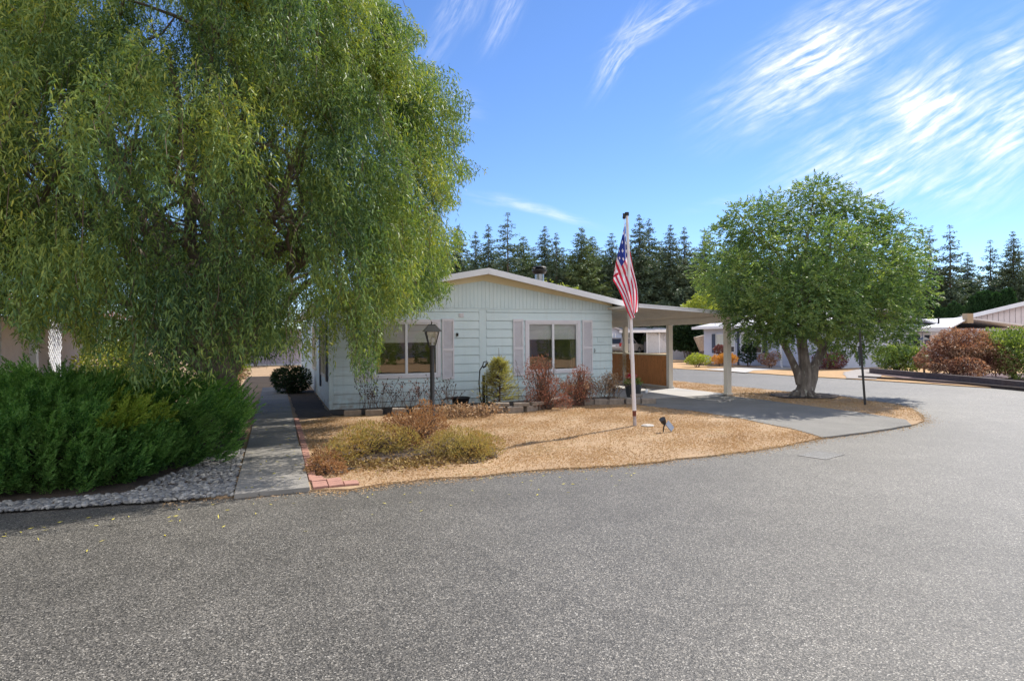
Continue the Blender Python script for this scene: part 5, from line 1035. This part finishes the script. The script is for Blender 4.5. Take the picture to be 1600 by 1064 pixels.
# garage wing behind, with white door and white metal roof
UG = 31.0; HG = thing('garage_house', 'low grey house with white metal roof and white garage door behind the bushes', 'house', (OX, OY, 0), ANG)
pg_ = lambda x, y: PU(x, y, UG)
v1_, v0_ = pg_(1279, 540)[0], pg_(1452, 540)[0]; tg = 2.02; m_ = MB(); m_.box(UG, UG + 7, v0_, v1_, 0, tg); m_.build('wall', M['bluewall'], HG)
m_ = MB(); rt = pg_(1400, 503.5)[1]; vr = pg_(1494, 515)[0]; m_.hexa([(UG - .4, vr, tg - .02), (UG + 3.5, vr + 1.5, tg + .55), (UG + 3.5, v1_ + .3, tg + .55), (UG - .4, v1_ + .5, tg - .02), (UG - .4, vr, tg + .05), (UG + 3.5, vr + 1.5, tg + .62), (UG + 3.5, v1_ + .3, tg + .62), (UG - .4, v1_ + .5, tg + .05)])
m_.hexa([(UG + 3.5, vr + 1.5, tg + .55), (UG + 7.5, vr, tg - .02), (UG + 7.5, v1_ + .5, tg - .02), (UG + 3.5, v1_ + .3, tg + .55), (UG + 3.5, vr + 1.5, tg + .62), (UG + 7.5, vr, tg + .05), (UG + 7.5, v1_ + .5, tg + .05), (UG + 3.5, v1_ + .3, tg + .62)]); m_.build('roof', M['roofwhite'], HG)
m_ = MB(); m_.box(UG - .46, UG - .41, vr, v1_ + .5, tg - .14, tg + .06); m_.build('fascia', M['white'], HG)
def gbox(name, x0, x1, y0, y1, mat, out=.03, zb=None):
    a, b_ = pg_(x0, y0), pg_(x1, y1); m_ = MB(); m_.box(UG - out, UG - .002, b_[0], a[0], b_[1] if zb is None else zb, a[1]); return m_.build(name, mat, HG)
gd = gbox('garage_door', 1299, 1337, 519, 565, M['white'], .03, .02)
gbox('door_jamb', 1338, 1341.5, 519, 571, M['navy'], .06, .0); gbox('door_skirt', 1299, 1338, 566, 569, M['dark'], .05, .0)
gp_ = gbox('grey_panel', 1346, 1376, 542, 571, M['greywall'], .05, .02); gbox('panel_cap', 1344, 1377, 539.5, 542, M['navy'], .08)
for (x0, x1) in ((1425, 1441), (1443, 1456)):
    wn = gbox('window', x0, x1, 520, 543, M['white'], .05); gbox('pane', x0 + 2.5, x1 - 2, 523.5, 541, pm('dark_pane', (.03, .035, .05), None, 2, .1), .06).parent = wn
gbox('small_window', 1287.5, 1295, 531, 537, pm('dark_pane', (.03, .035, .05), None, 2, .1), .04)
a = pg_(1443, 508); m_ = MB(); m_.tube([(UG + 1.2, a[0], tg + .1), (UG + 1.2, a[0], tg + .62)], .05, 8); m_.build('roof_pipe', M['black'], HG)
a = pg_(1457, 505); m_ = MB(); m_.box(UG + 2.6, UG + 3.1, a[0] - .13, a[0] + .13, tg + .3, tg + .82); m_.build('chimney', pm('tan_chimney', (.42, .33, .22), (.34, .26, .18), 6, .8), HG)
# pink-beige gable house at far right
pb_ = P(1474, 503, 40.0); HP = thing('pink_house', 'pink-beige gabled house with white fascia at the right edge', 'house', (pb_.x, pb_.y, 0), R(-32))
ze = pb_.z - .12; m_ = MB(); wd = 9.0; k = 0; sl = .27; um = wd / 2 + .35
def fz2(u): return ze + sl * min(u, 2 * um - u)
while k < wd - .01:
    a, b_ = .35 + k, .35 + min(k + .28, wd); m_.hexa([(a + .01, 0, 0), (b_ - .01, 0, 0), (b_ - .01, .1, 0), (a + .01, .1, 0), (a + .01, 0, fz2(a)), (b_ - .01, 0, fz2(b_)), (b_ - .01, .1, fz2(b_)), (a + .01, .1, fz2(a))]); k += .28
m_.box(.36, wd + .3, .06, 12, 0, ze); m_.build('wall', M['pink'], HP)
m_ = MB()
for (a, b_, za, zb_) in ((0, um, ze, ze + sl * um), (um, 2 * um, ze + sl * um, ze)): m_.hexa([(a, -.3, za), (b_, -.3, zb_), (b_, 12.4, zb_), (a, 12.4, za), (a, -.3, za + .14), (b_, -.3, zb_ + .14), (b_, 12.4, zb_ + .14), (a, 12.4, za + .14)])
rp_ = m_.build('roof', M['maroon'], HP); m_ = MB()
for (a, b_, za, zb_) in ((-.02, um, ze, ze + sl * um), (um, 2 * um, ze + sl * um, ze)): m_.hexa([(a, -.36, za - .06), (b_, -.36, zb_ - .06), (b_, -.305, zb_ - .06), (a, -.305, za - .06), (a, -.36, za + .20), (b_, -.36, zb_ + .20), (b_, -.305, zb_ + .20), (a, -.305, za + .20)])
m_.build('fascia', M['white'], rp_)
m_ = MB(); m_.box(1.6, 3.4, -.05, -.01, 1.0, 1.98); wn = m_.build('window', M['white'], HP); m_ = MB(); m_.box(1.7, 3.3, -.07, -.05, 1.1, 1.88); m_.build('pane', pm('dark_pane', (.03, .035, .05), None, 2, .1), wn)
# ------------------------------------------------------------------ far carport house beyond the orange panel, with the car
d = 66.0; fc = P(955, 552, d); FC = thing('far_house', 'distant blue-grey house with white-roofed carport seen under the carport beam', 'house', (fc.x, fc.y, 0), R(4))
sx = d / FPX
def fx_(x): return (x - 955) * sx
def fz_(y): return EYE + (529.8 - y) * sx
m_ = MB(); m_.hexa([(fx_(935), 0, 0), (fx_(972), 0, 0), (fx_(972), 6, 0), (fx_(935), 6, 0), (fx_(935), 0, fz_(503)), (fx_(972), 0, fz_(517)), (fx_(972), 6, fz_(517)), (fx_(935), 6, fz_(503))]); m_.build('wall', M['bluewall'], FC)
for x in (956.5, 961): m_ = MB(); m_.box(fx_(x), fx_(x + 1.6), -.08, -.002, 0, fz_(521)); m_.build('corner_board', M['white'], FC)
m_ = MB(); m_.hexa([(fx_(930), -.5, fz_(501)), (fx_(973), -.5, fz_(518)), (fx_(973), 6.5, fz_(518)), (fx_(930), 6.5, fz_(501)), (fx_(930), -.5, fz_(499)), (fx_(973), -.5, fz_(516)), (fx_(973), 6.5, fz_(516)), (fx_(930), 6.5, fz_(499))])
m_.hexa([(fx_(966), -.3, fz_(517)), (fx_(1052), -.3, fz_(517)), (fx_(1052), 9, fz_(504)), (fx_(958), 9, fz_(504)), (fx_(966), -.3, fz_(516)), (fx_(1052), -.3, fz_(516)), (fx_(1052), 9, fz_(503)), (fx_(958), 9, fz_(503))]); m_.build('roof', M['roofgrey'], FC)
m_ = MB(); m_.box(fx_(967), fx_(1052), -.42, -.32, fz_(520), fz_(516)); m_.build('fascia', M['white'], FC)
m_ = MB(); m_.box(fx_(973), fx_(1011), 8.0, 8.2, 0, fz_(519)); m_.box(fx_(1048), fx_(1052), 0, 8, 0, fz_(519)); m_.build('carport_back', M['greywall'], FC)
for x in (1011, 1030.5): m_ = MB(); m_.box(fx_(x), fx_(x + 1.8), -.1, .05, 0, fz_(520)); m_.build('post', M['white'], FC)
m_ = MB(); X0, X1, Z0_, Z1_ = fx_(1013.5), fx_(1046), .05, fz_(520.5)
nL = 22
for i in range(-24, 30):
    for s_g in (1, -1):
        a = X0 + (X1 - X0) * i / nL; pts = []
        z_a, z_b = Z0_, Z1_; x_a = a; x_b = a + s_g * (Z1_ - Z0_)
        def clip(xa, za, xb, zb):
            pa, pb2 = [xa, za], [xb, zb]
            for lim, sg in ((X0, 1), (X1, -1)):
                ia, ibb = (pa[0] - lim) * sg >= 0, (pb2[0] - lim) * sg >= 0
                if not ia and not ibb: return None
                if ia != ibb:
                    t = (lim - pa[0]) / (pb2[0] - pa[0]); mid = [lim, pa[1] + t * (pb2[1] - pa[1])]
                    if not ia: pa = mid
                    else: pb2 = mid
            return pa, pb2
        r_ = clip(x_a, z_a, x_b, z_b)
        if r_: m_.bar((r_[0][0], .0 + .012 * s_g, r_[0][1]), (r_[1][0], .0 + .012 * s_g, r_[1][1]), .035, .012, up=(0, 1, 0))
m_.build('lattice', M['white'], FC); m_ = MB(); m_.box(X0, X1, 1.5, 1.6, 0, Z1_); m_.build('rear_panel', M['greywall'], FC)
# SUV
M['carpaint'] = pm('champagne_car_paint', (.36, .33, .31), (.33, .30, .28), 2, .3, metal=.5); M['carglass'] = pm('car_glass', (.03, .035, .045), None, 2, .08)
M['tail'] = pm('tail_lamp_red', (.40, .02, .02), (.28, .01, .01), 6, .25); M['tyre'] = pm('tyre_rubber', (.015, .015, .016), None, 6, .8)
def suv():
    rp = P(968, 552, 64.5); root = thing('suv', 'beige-grey estate SUV parked in the distant carport', 'car', (rp.x - .6, rp.y, 0), R(48))   # local +x forward
    Wd = .92; prof = [(0, .35), (0, .75), (.05, 1.05), (.55, 1.08), (3.2, 1.06), (4.5, .98), (4.72, .80), (4.75, .38), (4.2, .30), (.3, .30)]
    def extr(prof, w0, w1, mb, top=None):
        n = len(prof); A = [(x, -w0, z) for x, z in prof]; B = [(x, w1, z) for x, z in prof]; mb.face(A); mb.face(B[::-1])
        for i in range(n): mb.face([A[i], B[i], B[(i + 1) % n], A[(i + 1) % n]][::-1])
    m_ = MB(); extr(prof, Wd, Wd, m_); body = m_.build('body', M['carpaint'], root, bevel=.03)
    cab = [(.08, 1.05), (.42, 1.66), (.55, 1.74), (2.6, 1.74), (3.4, 1.06)]
    m_ = MB(); n = len(cab); ins = .1; A = [(x, -Wd + (ins if z > 1.1 else 0), z) for x, z in cab]; B = [(x, Wd - (ins if z > 1.1 else 0), z) for x, z in cab]; m_.face(A); m_.face(B[::-1])
    for i in range(n): m_.face([A[i], B[i], B[(i + 1) % n], A[(i + 1) % n]][::-1])
    m_.build('cabin', M['carpaint'], root, bevel=.02)
    m_ = MB()
    for s in (-1, 1):
        y = s * (Wd - .045); yt = s * (Wd - .095 + .01)
        for (a, b_, c, d_) in ((.50, 1.15, .62, 1.15), (1.22, 2.05, 1.22, 2.05), (2.12, 3.15, 2.12, 2.6)): m_.face([(a, s * (Wd + .003), 1.12), (b_, s * (Wd + .003), 1.12), (d_, yt + s * .004, 1.62), (c, yt + s * .004, 1.62)])
    m_.build('side_windows', M['carglass'], root)
    m_ = MB(); m_.face([(.10, -.72, 1.13), (.10, .72, 1.13), (.385, .66, 1.62), (.385, -.66, 1.62)][::-1]); m_.face([(3.33, -.75, 1.12), (3.33, .75, 1.12), (2.66, .66, 1.68), (2.66, -.66, 1.68)]); o = m_.build('rear_window', M['carglass'], root)
    for v in o.data.vertices: v.co.x += -.015 if v.co.x < 1 else .02
    for s in (-1, 1): m_ = MB(); m_.box(-.03, .12, s * .80 - .11, s * .80 + .11 + (.0), .82, 1.18); m_.build('tail_light', M['tail'], root)
    m_ = MB(); m_.box(-.10, .1, -.9, .9, .38, .60); m_.build('bumper', pm('bumper_grey', (.20, .19, .18)), root, bevel=.02)
    m_ = MB(); m_.box(-.035, -.01, -.22, .22, .80, .95); m_.build('licence_plate', M['white'], root)
    for x in (.95, 3.75):
        for s in (-1, 1):
            m_ = MB(); m_.tube([(x, s * .70, .36), (x, s * .93, .36)], .36, 20); wh = m_.build('wheel', M['tyre'], root); m_ = MB(); m_.tube([(x, s * .931, .36), (x, s * .945, .36)], .22, 14); m_.build('rim', M['steel'], wh)
suv()
# fence and dark tree at the left of the pale house, shrubs in front of it
def fence(name, label, a, b_, h_, mat, post=1.8, slat=.14):
    root = thing(name, label, 'fence', (a[0], a[1], 0), math.atan2(b_[1] - a[1], b_[0] - a[0])); L_ = math.hypot(b_[0] - a[0], b_[1] - a[1]); m_ = MB(); x = 0
    while x < L_ - .01: m_.box(x + .004, min(x + slat, L_) - .004, -.01, .012, .03, h_); x += slat
    m_.build('boards', mat, root); x = 0
    while x <= L_ + .01: m_ = MB(); m_.box(x - .05, x + .05, -.03, .05 - .11, 0, h_ + .05); m_.build('post', mat, root); x += post
    return root
a, b_ = P(1048, 560, 45), P(1104, 560, 43); fence('board_fence', 'grey board fence left of the pale blue house', a, b_, 1.45, M['greywall'])
shrub('dark_tree', 'dark green rounded tree behind the carport post and grey fence', 'tree', [bl(1075, 528, 42, 1.05), bl(1070, 514, 42, .9), bl(1088, 535, 41.5, .7), bl(1062, 535, 42, .6)], 5200, .22, .11, 'darkbush', up=.1, gap=.75, stems=14, stemmat='bark')
shrub('yellow_green_tree', 'yellow-green leafy tree behind the outer end of the carport roof', 'tree', [bl(1098, 480, 43, 1.0), bl(1080, 487, 43, .75), bl(1112, 496, 43, .9), bl(1120, 506, 43, .6), bl(1096, 468, 43, .55), bl(1065, 490, 43, .5)], 3600, .22, .10, 'lime', up=.1, gap=.55, stems=12, stemmat='bark', base=(P(1075, 520, 43).x, 43, 0))
shrub('autumn_tree', 'small yellowing treetop showing just above the right slope of the home roof', 'tree', [bl(855, 440, 40, .25), bl(880, 449, 40, .3), bl(898, 455, 40, .25), bl(872, 465, 40, .8), bl(890, 480, 40, .9)], 900, .20, .10, 'lime', up=.1, gap=.35, stems=14, stemmat='bark')
shrub('green_ornamental_bush', 'bright green low bush in the edged bed before the pale house', 'bush', [bl(1088, 560, 33, .42, .6), bl(1100, 562, 33, .42, .5), bl(1080, 563, 33, .3, .6)], 1500, .10, .05, 'lime', up=.3, gap=.8, stems=6)
shrub('orange_grass_clump', 'orange ornamental grass clump in the edged bed before the pale house', 'grass clump', [bl(1135, 561, 32, .36, .7), bl(1122, 563, 32, .30, .7), bl(1143, 562, 32, .28, .8)], 2200, .16, .025, 'orangegrass', up=1.4, gap=.9, stems=6)
shrub('window_shrub', 'dark green shrub under the right window of the pale house', 'bush', [bl(1168, 553, 33.2, .42, 1.1), bl(1172, 542, 33.2, .32, 1.1)], 1300, .12, .06, 'darkbush', up=.3, gap=.8, stems=6)
shrub('burgundy_plant', 'small burgundy-leaved plant before the left window of the pale house', 'plant', [bl(1124, 546, 34, .26)], 500, .12, .06, 'barberry', up=.3, gap=.9, stems=5)
shrub('heather_patch', 'mixed pink and grey flowering plants by the pale house wall', 'plant', [bl(1195, 561, 31.5, .35, .8), bl(1210, 557, 31.5, .3, .8), bl(1203, 566, 31, .3, .6)], 1500, .08, .04, 'maple', up=.3, gap=.7, stems=6)
p = G(1180, 571); t_ = thing('garden_urn', 'turquoise glazed pot below the right window of the pale house', 'pot', (p.x, p.y, 0)); m_ = MB(); m_.lathe((0, 0, 0), [(.14, 0), (.24, .12), (.30, .30), (.26, .48), (.20, .54), (.24, .58), (.2, .57)], 18); m_.build('urn', pm('turquoise_glaze', (.03, .36, .34), (.02, .28, .28), 5, .2), t_, smooth=True)
q = ball(160, (0, 0, .68), .18, .8); npmesh('plant', leaves(q, q - np.array([0, 0, .5]), .1, .05), 4, M['straw'], t_)
p = G(1215, 573); m_ = MB(); m_.tube([(p.x - .25, p.y, 0), (p.x - .25, p.y, .9), (p.x - .12, p.y, 1.05), (p.x + .05, p.y, .9), (p.x + .08, p.y, .3)], .025, 6); m_.build('garden_hook', M['navy'], label='thin hooked plant hanger between the flowering plants and the downspout', cat='garden hook')
p = G(1098, 566); t_ = thing('log_planter', 'tapered pale weathered log set on end beside the dark tree', 'log', (p.x, p.y, 0)); m_ = MB(); m_.tube([(0, 0, 0), (-.02, 0, .5), (-.06, 0, .75)], [.22, .2, .2], 10); m_.build('stump', M['bark'], t_); m_ = MB(); m_.tube([(-.02, 0, .76), (-.12, 0, 1.2), (-.25, 0, 1.75)], [.18, .26, .36], 10); m_.build('log', pm('pale_log', (.55, .48, .40), (.36, .28, .22), 7, .9, .4, 20), t_)
for i_, (x, y) in enumerate([(1076, 569), (1084, 570), (1092, 571), (1100, 571.5), (1108, 571.5), (1116, 571.5), (1124, 571.5), (1132, 571), (1140, 570), (1147, 568.5)]):
    p = G(x, y); o = blk.copy(); scene.collection.objects.link(o); o.location = (p.x, p.y, .02); o.rotation_euler = (0, 0, .1); o.scale = (.9, 1, 1); tag(o, nth(i_) + ' edging block from the left around the orange grass bed across the road', 'block', 'blocks edging the bed across the road')
shrub('barberry_bush', 'rounded dusky-pink barberry bush right of the shade tree trunk', 'bush', [bl(1296, 560, 30, .70, .85), bl(1283, 562, 30, .42, .9), bl(1308, 563, 30, .42, .9)], 3800, .09, .04, 'barberry', up=.3, gap=.8, stems=10)
shrub('rhododendron', 'yellow-green rhododendron left of the small far lamp post', 'bush', [bl(1392, 560, 26.5, .55, .9), bl(1415, 560, 26.2, .62, .9), bl(1380, 558, 26.5, .42, .9), bl(1428, 558, 26, .5, .9), bl(1405, 552, 26.5, .45, .9)], 4600, .12, .05, 'greenbush', up=.3, gap=.72, stems=14)
shrub('japanese_maple', 'broad weeping red-bronze Japanese maple in the raised bed across the road', 'tree', [bl(1500, 545, 23, .95, .75), bl(1470, 555, 23, .7, .8), bl(1530, 555, 22.5, .85, .75), bl(1490, 532, 23, .6, .7), bl(1520, 530, 23, .55, .7), bl(1450, 562, 23, .42, .8), bl(1560, 566, 22, .6, .7), bl(1512, 574, 21.6, .55, .7), bl(1475, 573, 22.2, .45, .7), bl(1545, 552, 22.2, .5, .7), bl(1480, 545, 22.6, .4, .7), bl(1508, 548, 22.2, .45, .6)], 22000, .095, .036, 'maple', up=-.4, gap=.5, stems=14, stemmat='bark')
shrub('large_rhododendron', 'tall light-green rhododendron at the right edge across the road', 'bush', [bl(1585, 545, 22, .8, .9), bl(1600, 560, 21.5, .8, .9), bl(1565, 540, 22.5, .55, .9), bl(1620, 545, 22, .8, .9), bl(1550, 530, 24, .45, .9), bl(1592, 528, 22, .35, .9)], 7600, .12, .05, 'greenbush', up=.3, gap=.74, stems=16)
p = G(1444, 584); t_ = thing('garden_lamp_post', 'small black garden lamp post between rhododendron and Japanese maple', 'lamp post', (p.x, p.y, 0)); hh = P(1444, 540, p.y).z; m_ = MB(); m_.tube([(0, 0, 0), (0, 0, hh)], .04, 10); m_.build('post', M['black'], t_)
m_ = MB(); m_.hexa([(-.06, -.06, hh), (.06, -.06, hh), (.06, .06, hh), (-.06, .06, hh), (-.13, -.13, hh + .24), (.13, -.13, hh + .24), (.13, .13, hh + .24), (-.13, .13, hh + .24)]); m_.build('lantern', M['glass_clear'], t_); m_ = MB(); m_.hexa([(-.17, -.17, hh + .25), (.17, -.17, hh + .25), (.17, .17, hh + .25), (-.17, .17, hh + .25), (-.05, -.05, hh + .36), (.05, -.05, hh + .36), (.05, .05, hh + .36), (-.05, .05, hh + .36)]); m_.build('cap', M['black'], t_)
# raised bed kerb across the road
m_ = MB(); K = [G(1368, 585), G(1420, 590), G(1480, 596), G(1540, 602), G(1600, 609), G(1680, 618)]
for a, b_ in zip(K[:-1], K[1:]): m_.bar(a + Vector((.02, .35, .12)), b_ + Vector((.02, .35, .12)), .16, .26)
m_.build('garden_wall', pm('dark_edging', (.14, .115, .11), (.08, .065, .065), 8, .9, .5, 30), label='low dark edging wall of the raised bed across the road', cat='wall')
m_ = MB()
K2 = [G(1342, 591), G(1420, 595.5), G(1500, 601.5), G(1600, 611), G(1680, 619)]
for a, b_ in zip(K2[:-1], K2[1:]): m_.bar(a + Vector((0, 0, .05)), b_ + Vector((0, 0, .05)), .10, .10)
m_.build('timber_edging', pm('timber_edge', (.09, .065, .055), (.05, .04, .035), 8, .9), label='dark timber kerb between side road and raised bed', cat='edging')
sheet('mulch_across', [(23.0, 4.6), (19.6, -.6), (19.75, -3.1), (20.5, -5.0), (26, -6.5), (28, 1)], .05, pm('red_mulch', (.16, .10, .095), (.10, .065, .065), 10, .95, .8, 20))
# ------------------------------------------------------------------ left neighbour: carport along u = -5.7
UN = -5.7; NB_ = thing('neighbour_house', 'beige house with white porch posts and red-white fringe behind the willow', 'house', (OX, OY, 0), ANG)
m_ = MB(); m_.box(-16, -9.2, -2.0, 18, 0, 2.5); m_.build('wall', pm('tan_wall', (.76, .71, .66), (.68, .63, .58), 3, .7), NB_)
m_ = MB(); m_.hexa([(-16.5, -2.6, 3.3), (UN - .1, -2.6, 2.46), (UN - .1, 18.5, 2.46), (-16.5, 18.5, 3.3), (-16.5, -2.6, 3.4), (UN - .1, -2.6, 2.54), (UN - .1, 18.5, 2.54), (-16.5, 18.5, 3.4)]); m_.build('roof', M['roofgrey'], NB_)
m_ = MB(); v_ = -2.6; k = 0
while v_ < 12: m_.hexa([(UN - .12, v_, 2.36), (UN - .08, v_, 2.36), (UN - .08, v_ + .1, 2.36), (UN - .12, v_ + .1, 2.36), (UN - .12, v_ - .04, 2.55), (UN - .08, v_ - .04, 2.55), (UN - .08, v_ + .14, 2.55), (UN - .12, v_ + .14, 2.55)], k % 2); v_ += .16; k += 1
m_.build('awning_fringe', [M['white'], pm('salmon_fringe', (.50, .16, .12), (.40, .12, .09), 8, .7)], NB_)
for x in (9, 66): v_ = PU(x, 560, UN)[0]; m_ = MB(); m_.box(UN - .2, UN - .08, v_ - .06, v_ + .06, 0, 2.46); m_.build('post', M['white'], NB_)
a, b_ = PU(76, 560, UN)[0], PU(96, 560, UN)[0]; m_ = MB()
for i in range(-16, 18):
    for s_g in (1, -1):
        x0_ = a + i * .12
        for seg_ in range(20):
            y0_ = x0_ + s_g * seg_ * .11; y1_ = x0_ + s_g * (seg_ + 1) * .11
            if min(y0_, y1_) >= a - .001 and max(y0_, y1_) <= b_ + .001: m_.bar((UN + .01 * s_g, y0_, .1 + seg_ * .11), (UN + .01 * s_g, y1_, .1 + (seg_ + 1) * .11), .03, .01, up=(1, 0, 0))
m_.build('lattice', M['white'], NB_)
def chair(loc, rz, label, mat):
    t_ = thing('patio_chair', label, 'chair', loc, rz)
    m_ = MB(); m_.box(-.26, .26, -.25, .25, .40, .45); m_.build('seat', mat, t_, bevel=.01); m_ = MB(); m_.hexa([(-.26, .23, .46), (.26, .23, .46), (.26, .27, .46), (-.26, .27, .46), (-.24, .33, .98), (.24, .33, .98), (.24, .37, .98), (-.24, .37, .98)]); m_.build('backrest', mat, t_, bevel=.01)
    for sx_ in (-1, 1):
        for sy_ in (-1, 1): m_ = MB(); m_.tube([(sx_ * .24, sy_ * .22, .4), (sx_ * .26, sy_ * .26, 0)], .02, 8); m_.build('leg', M['black'], t_)
    for sx_ in (-1, 1): m_ = MB(); m_.box(sx_ * .27 - .03, sx_ * .27 + .03, -.2, .28, .62, .65); m_.bar((sx_ * .27, -.2, .42), (sx_ * .27, -.2, .62), .03); m_.build('armrest', mat, t_)
p = H(-7.4, .4, .0); chair(p, ANG + R(70), 'dark patio chair under the left neighbour porch nearest the post', M['plastic'])
p = H(-7.8, 1.9, .0); chair(p, ANG + R(110), 'dark patio chair with salmon cushion farther under the left porch', pm('salmon_cushion', (.30, .08, .06)))
p = P(102, 588, 20); m_ = MB(); m_.lathe((p.x, p.y, 0), [(.16, 0), (.22, .3), (.26, .34), (.24, .4)], 14); m_.build('terracotta_pot', pm('terracotta', (.50, .20, .13), (.4, .16, .1), 8, .8), label='terracotta pot right of the white lattice at left', cat='pot')
# plants behind the juniper and beyond the path
shrub('yellow_shrub', 'sunlit yellow-green shrub glimpsed under the willow left of centre', 'bush', [bl(165, 565, 19, .7), bl(190, 560, 19.5, .6), bl(140, 572, 18.5, .5)], 1800, .11, .045, 'lime', up=.3, gap=.7, stems=10)
shrub('lime_shrub', 'bright lime shrub between the willow trunk and the path', 'bush', [bl(364, 560, 17, .32, 1.2), bl(372, 572, 17, .26, 1)], 800, .09, .035, 'lime', up=.5, gap=.8, stems=8)
shrub('pale_groundcover', 'pale dusty-leaved low plant behind the juniper beside the path', 'plant', [bl(352, 588, 14.5, .35, .6), bl(368, 584, 15, .3, .6)], 1300, .06, .03, 'straw', up=.3, gap=.85, stems=6)
shrub('dark_hedge_shrub', 'dark spiky shrub at the far end of the path by the side wall', 'bush', [bl(452, 595, 18.3, .42, 1.0), bl(468, 592, 18.3, .32, 1.0), bl(440, 590, 18.6, .28, .9)], 3200, .12, .03, 'darkbush', up=.3, gap=.95, stems=14)
for (x, y, d, r_, lb) in [(250, 545, 24, 1.9, 'dark leafy garden tree in the shade behind the willow trunk'), (60, 545, 34, 2.2, 'dark garden tree far behind the left neighbour porch'), (310, 540, 30, 2.0, 'dark garden tree behind the right side of the willow trunk'), (180, 530, 32, 2.4, 'dark garden tree filling the gap beyond the lattice'), (400, 520, 38, 1.8, 'dark garden tree beyond the far end of the path')]:
    shrub('garden_tree', lb, 'tree', [bl(x, y, d, r_, .95), bl(x + 14, y - 18, d, r_ * .8), bl(x - 16, y - 12, d + 1, r_ * .7)], 3800, .20, .09, 'darkbush', up=0, gap=.9, stems=10, stemmat='bark')
t_ = thing('garden_shed', 'pale lilac shed wall at the far end of the concrete path', 'shed', (P(428, 560, 40).x, 40, 0), R(8)); m_ = MB(); x = -2.2
while x < 2.2: m_.box(x + .01, x + .19, 0, 2.5, 0, 2.3); x += .2
m_.build('wall', pm('lilac_wall', (.50, .47, .56), (.44, .41, .50), 3, .7), t_); m_ = MB(); m_.box(-2.5, 2.5, -.3, 2.9, 2.31, 2.45); m_.build('roof', M['roofgrey'], t_); m_ = MB(); m_.box(-2.4, 2.4, -.25, -.02, 0, .12); m_.build('sill_curb', M['white'], t_)
# ------------------------------------------------------------------ places behind the camera, seen only in the window panes
t_ = thing('house_opposite', 'tan single-storey house behind the viewer, mirrored in the aqua home windows', 'house', (24, -17, 0), R(40 + 180))
m_ = MB(); m_.box(-13, 13, 0, 8, 0, 2.6); m_.build('wall', M['pink'], t_); m_ = MB(); m_.hexa([(-13.6, -.6, 2.5), (13.6, -.6, 2.5), (13.6, 4, 3.7), (-13.6, 4, 3.7), (-13.6, -.6, 2.6), (13.6, -.6, 2.6), (13.6, 4, 3.8), (-13.6, 4, 3.8)]); m_.build('roof', M['shingle'], t_)
for x in (-9, -4, 2, 8.5): m_ = MB(); m_.box(x - .9, x + .9, -.05, -.01, .9, 2.1); m_.build('window', pm('dark_pane', (.03, .035, .05), None, 2, .1), t_)
for (x, y, r_, lb) in [(10, -8.5, 1.5, 'dark shrub behind the viewer, mirrored in the left window'), (13.5, -7.5, 1.2, 'broad shrub behind the viewer, mirrored in the middle of the left window'), (25, -6, 1.5, 'dark shrub behind the viewer, mirrored in the right window'), (29, -3, 1.7, 'tall shrub behind the viewer, mirrored at the right window edge')]:
    shrub('reflected_shrub', lb, 'bush', [(x, y, r_ * .8, r_, 1), (x + .8, y, r_ * .6, r_ * .7, 1)], 2600, .18, .09, 'greenbush', up=.3, gap=.9, stems=6)
for (x, y, r_, lb) in [(16, -24, 3.2, 'tall tree behind the viewer beyond the left end of the opposite house'), (27, -27, 3.6, 'tall tree behind the viewer beyond the middle of the opposite house'), (38, -17, 3.4, 'tall tree behind the viewer beyond the right end of the opposite house'), (47, -9, 3.4, 'tall tree behind the viewer farthest to the right')]:
    shrub('reflected_tree', lb, 'tree', [(x, y, 4.5, r_, 1.1), (x + 2, y + 1.5, 3.5, r_ * .8, 1.1), (x - 2, y - 1, 3.6, r_ * .8, 1.1)], 4200, .4, .2, 'darkbush', up=.1, gap=.95, stems=8, stemmat='bark')

_tb = UV(P(1257, 621, 16.27)); sheet('mulch_ring', [(_tb[0] + (.95 + .1 * math.sin(k * 2.3)) * math.cos(k * .3927), _tb[1] + (.8 + .1 * math.sin(k * 1.7)) * math.sin(k * .3927)) for k in range(16)], .042, M['soil'])
